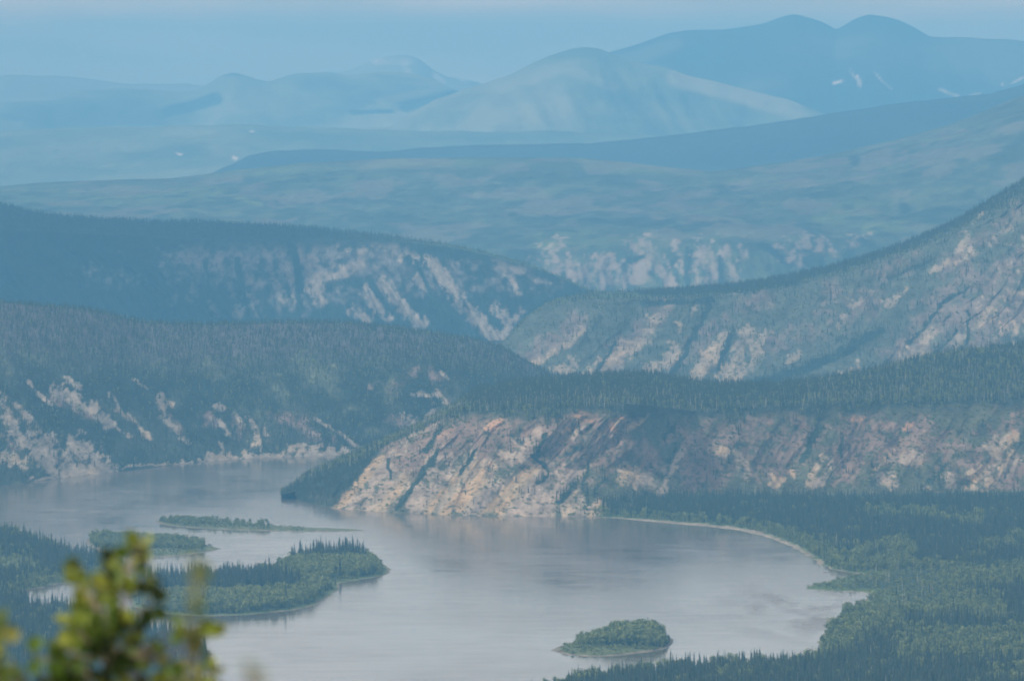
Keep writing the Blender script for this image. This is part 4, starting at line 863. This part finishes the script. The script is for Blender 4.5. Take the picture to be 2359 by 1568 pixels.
shrub('thin blurred sprig standing up in front of the large island', 10.5, [(420,6000),(432,3500),(436,2200),(440,1700),(442,1500),(446,1400),(454,1300)],
  [(456,1300,11,'o'),(452,1322,12,'o'),(458,1340,8,'y'),(446,1386,7,'g'),(442,1408,8,'o')], 3, leafL=.016, below=lower(330, 560, 1900, 5200, 30))
shrub('thin blurred brown stalk right of the leafy shrub', 10.0, [(600,6200),(590,3500),(584,2200),(580,1700),(577,1530)], [(577,1536,6,'o'),(584,1560,8,'o'),(604,1572,7,'o')], 4, leafL=.012, below=lower(500, 700, 2100, 5200, 24))


# ------------------------------------------------------------------ cumulus out of view, added to shade the left ridge, above the haze
def shade_cloud(cx, cy, cz, rx, ry, rz, seed):
    bm = bmesh.new(); bmesh.ops.create_icosphere(bm, subdivisions=6, radius=1)
    co = np.array([v.co[:] for v in bm.verts]); f = 1 + .34 * fbm(co[:, 0] * 2.2 + seed, co[:, 1] * 2.2, co[:, 2] * 2.2, 6, seed, .6)
    co = co * f[:, None] * np.array((rx, ry, rz)); co[:, 2] = np.maximum(co[:, 2], -.25 * rz + .04 * rz * f)
    for v, c in zip(bm.verts, co): v.co = c
    me = bpy.data.meshes.new('shade_cloud'); bm.to_mesh(me); bm.free(); m, n, l, b = nodemat('cloud_white')
    t = n.new('ShaderNodeTexNoise'); t.inputs['Scale'].default_value = .004; c_ = n.new('ShaderNodeValToRGB'); c_.color_ramp.elements[0].color = (.78, .78, .79, 1); c_.color_ramp.elements[1].color = (.88, .88, .88, 1)
    tq = n.new('ShaderNodeTexCoord'); l.new(tq.outputs['Object'], t.inputs['Vector']); l.new(t.outputs['Fac'], c_.inputs[0]); l.new(c_.outputs[0], b.inputs['Base Color']); b.inputs['Roughness'].default_value = 1
    me.materials.append(m)
    for p in me.polygons: p.use_smooth = True
    o = link('shade_cloud', me); o.location = (cx, cy, cz); set_props(o, kind='stuff', label='white cumulus out of view, added to shade the left ridge')
shade_cloud(-1330 - 1841, 16400 - 978, 2000, 760, 1300, 300, 3)

# ------------------------------------------------------------------ boat on the inlet shore
def boat():
    D = float(Dz(1316)); x, y, z = P(1902, 1316, D); root = bpy.data.objects.new('boat', None); C.objects.link(root); root.location = (float(x), float(y), .05); root.rotation_euler = (0, 0, .25)
    set_props(root, 'small white open boat at the shore by the inlet on the right', 'boat')
    mwh, n, l, b = nodemat('boat_paint'); b.inputs['Base Color'].default_value = (.78, .78, .76, 1); b.inputs['Roughness'].default_value = .35
    tc = n.new('ShaderNodeTexCoord'); q = n.new('ShaderNodeTexNoise'); q.inputs['Scale'].default_value = 3; c_ = n.new('ShaderNodeValToRGB')
    c_.color_ramp.elements[0].color = (.66, .66, .63, 1); c_.color_ramp.elements[1].color = (.82, .82, .80, 1); l.new(tc.outputs['Object'], q.inputs['Vector']); l.new(q.outputs['Fac'], c_.inputs[0]); l.new(c_.outputs[0], b.inputs['Base Color'])
    V, F = [], []; N = 12; sec = 9
    for side in (0, 1):
        for i in range(N):
            t = i / (N - 1); px = -2.8 + 5.8 * t; wd = (.95 if t < .55 else .95 * max(.02, 1 - ((t - .55) / .45) ** 1.9)) - .04 * side; dp = .62 + .35 * t ** 2; kz = .42 * t ** 3 - .12
            for j in range(sec):
                a = -1 + 2 * j / (sec - 1); V.append((px - .03 * side, a * wd, kz + .05 * side + (dp - kz) * abs(a) ** 2.2))
    for side in (0, 1):
        o_ = side * N * sec
        for i in range(N - 1):
            for j in range(sec - 1): F.append((o_ + i*sec + j, o_ + (i+1)*sec + j, o_ + (i+1)*sec + j + 1, o_ + i*sec + j + 1))
    for i in range(N - 1):
        for j in (0, sec - 1): F.append((i*sec + j, (i+1)*sec + j, N*sec + (i+1)*sec + j, N*sec + i*sec + j))
    F.append(tuple(range(sec)))
    me = bpy.data.meshes.new('hull'); me.from_pydata(V, [], F); me.materials.append(mwh); link('hull', me, root)
    def box(nm, c, s_, m):
        bm = bmesh.new(); bmesh.ops.create_cube(bm, size=1); bmesh.ops.scale(bm, vec=s_, verts=bm.verts); bmesh.ops.translate(bm, vec=c, verts=bm.verts); bmesh.ops.bevel(bm, geom=bm.edges[:], offset=.02, segments=1)
        me = bpy.data.meshes.new(nm); bm.to_mesh(me); bm.free(); me.materials.append(m); return link(nm, me, root)
    box('seat', (-1.4, 0, .36), (.3, 1.45, .05), M_ASP); box('seat', (.2, 0, .38), (.3, 1.45, .05), M_ASP)
    mo = box('motor', (-2.95, 0, .75), (.3, .28, .42), M_TWIG); box('shaft', (-2.98, 0, .2), (.1, .12, .8), M_TWIG).parent = mo
boat()
# ------------------------------------------------------------------ haze
mh = bpy.data.materials.new('haze_air'); mh.use_nodes = True; n = mh.node_tree.nodes; l = mh.node_tree.links
n.remove(n['Principled BSDF']); pv = n.new('ShaderNodeVolumePrincipled'); l.new(pv.outputs[0], n['Material Output'].inputs['Volume'])
pv.inputs['Color'].default_value = (.18, .556, .985, 1); pv.inputs['Density'].default_value = 4.85e-5
pv.inputs['Absorption Color'].default_value = (.15, .10, 0, 1); pv.inputs['Anisotropy'].default_value = 0.0
hx0, hx1, hy0, hy1, hz0, hz1 = -22500, 22500, -3300, 75500, -8, 860
V = [(x, y, z) for x in (hx0, hx1) for y in (hy0, hy1) for z in (hz0, hz1)]
F = [(0, 1, 3, 2), (4, 6, 7, 5), (0, 4, 5, 1), (2, 3, 7, 6), (0, 2, 6, 4), (1, 5, 7, 3)]
set_props(link('haze', mesh_np('haze', V, F, [mh], smooth=False)), kind='stuff', label='pale blue haze filling the valley air')
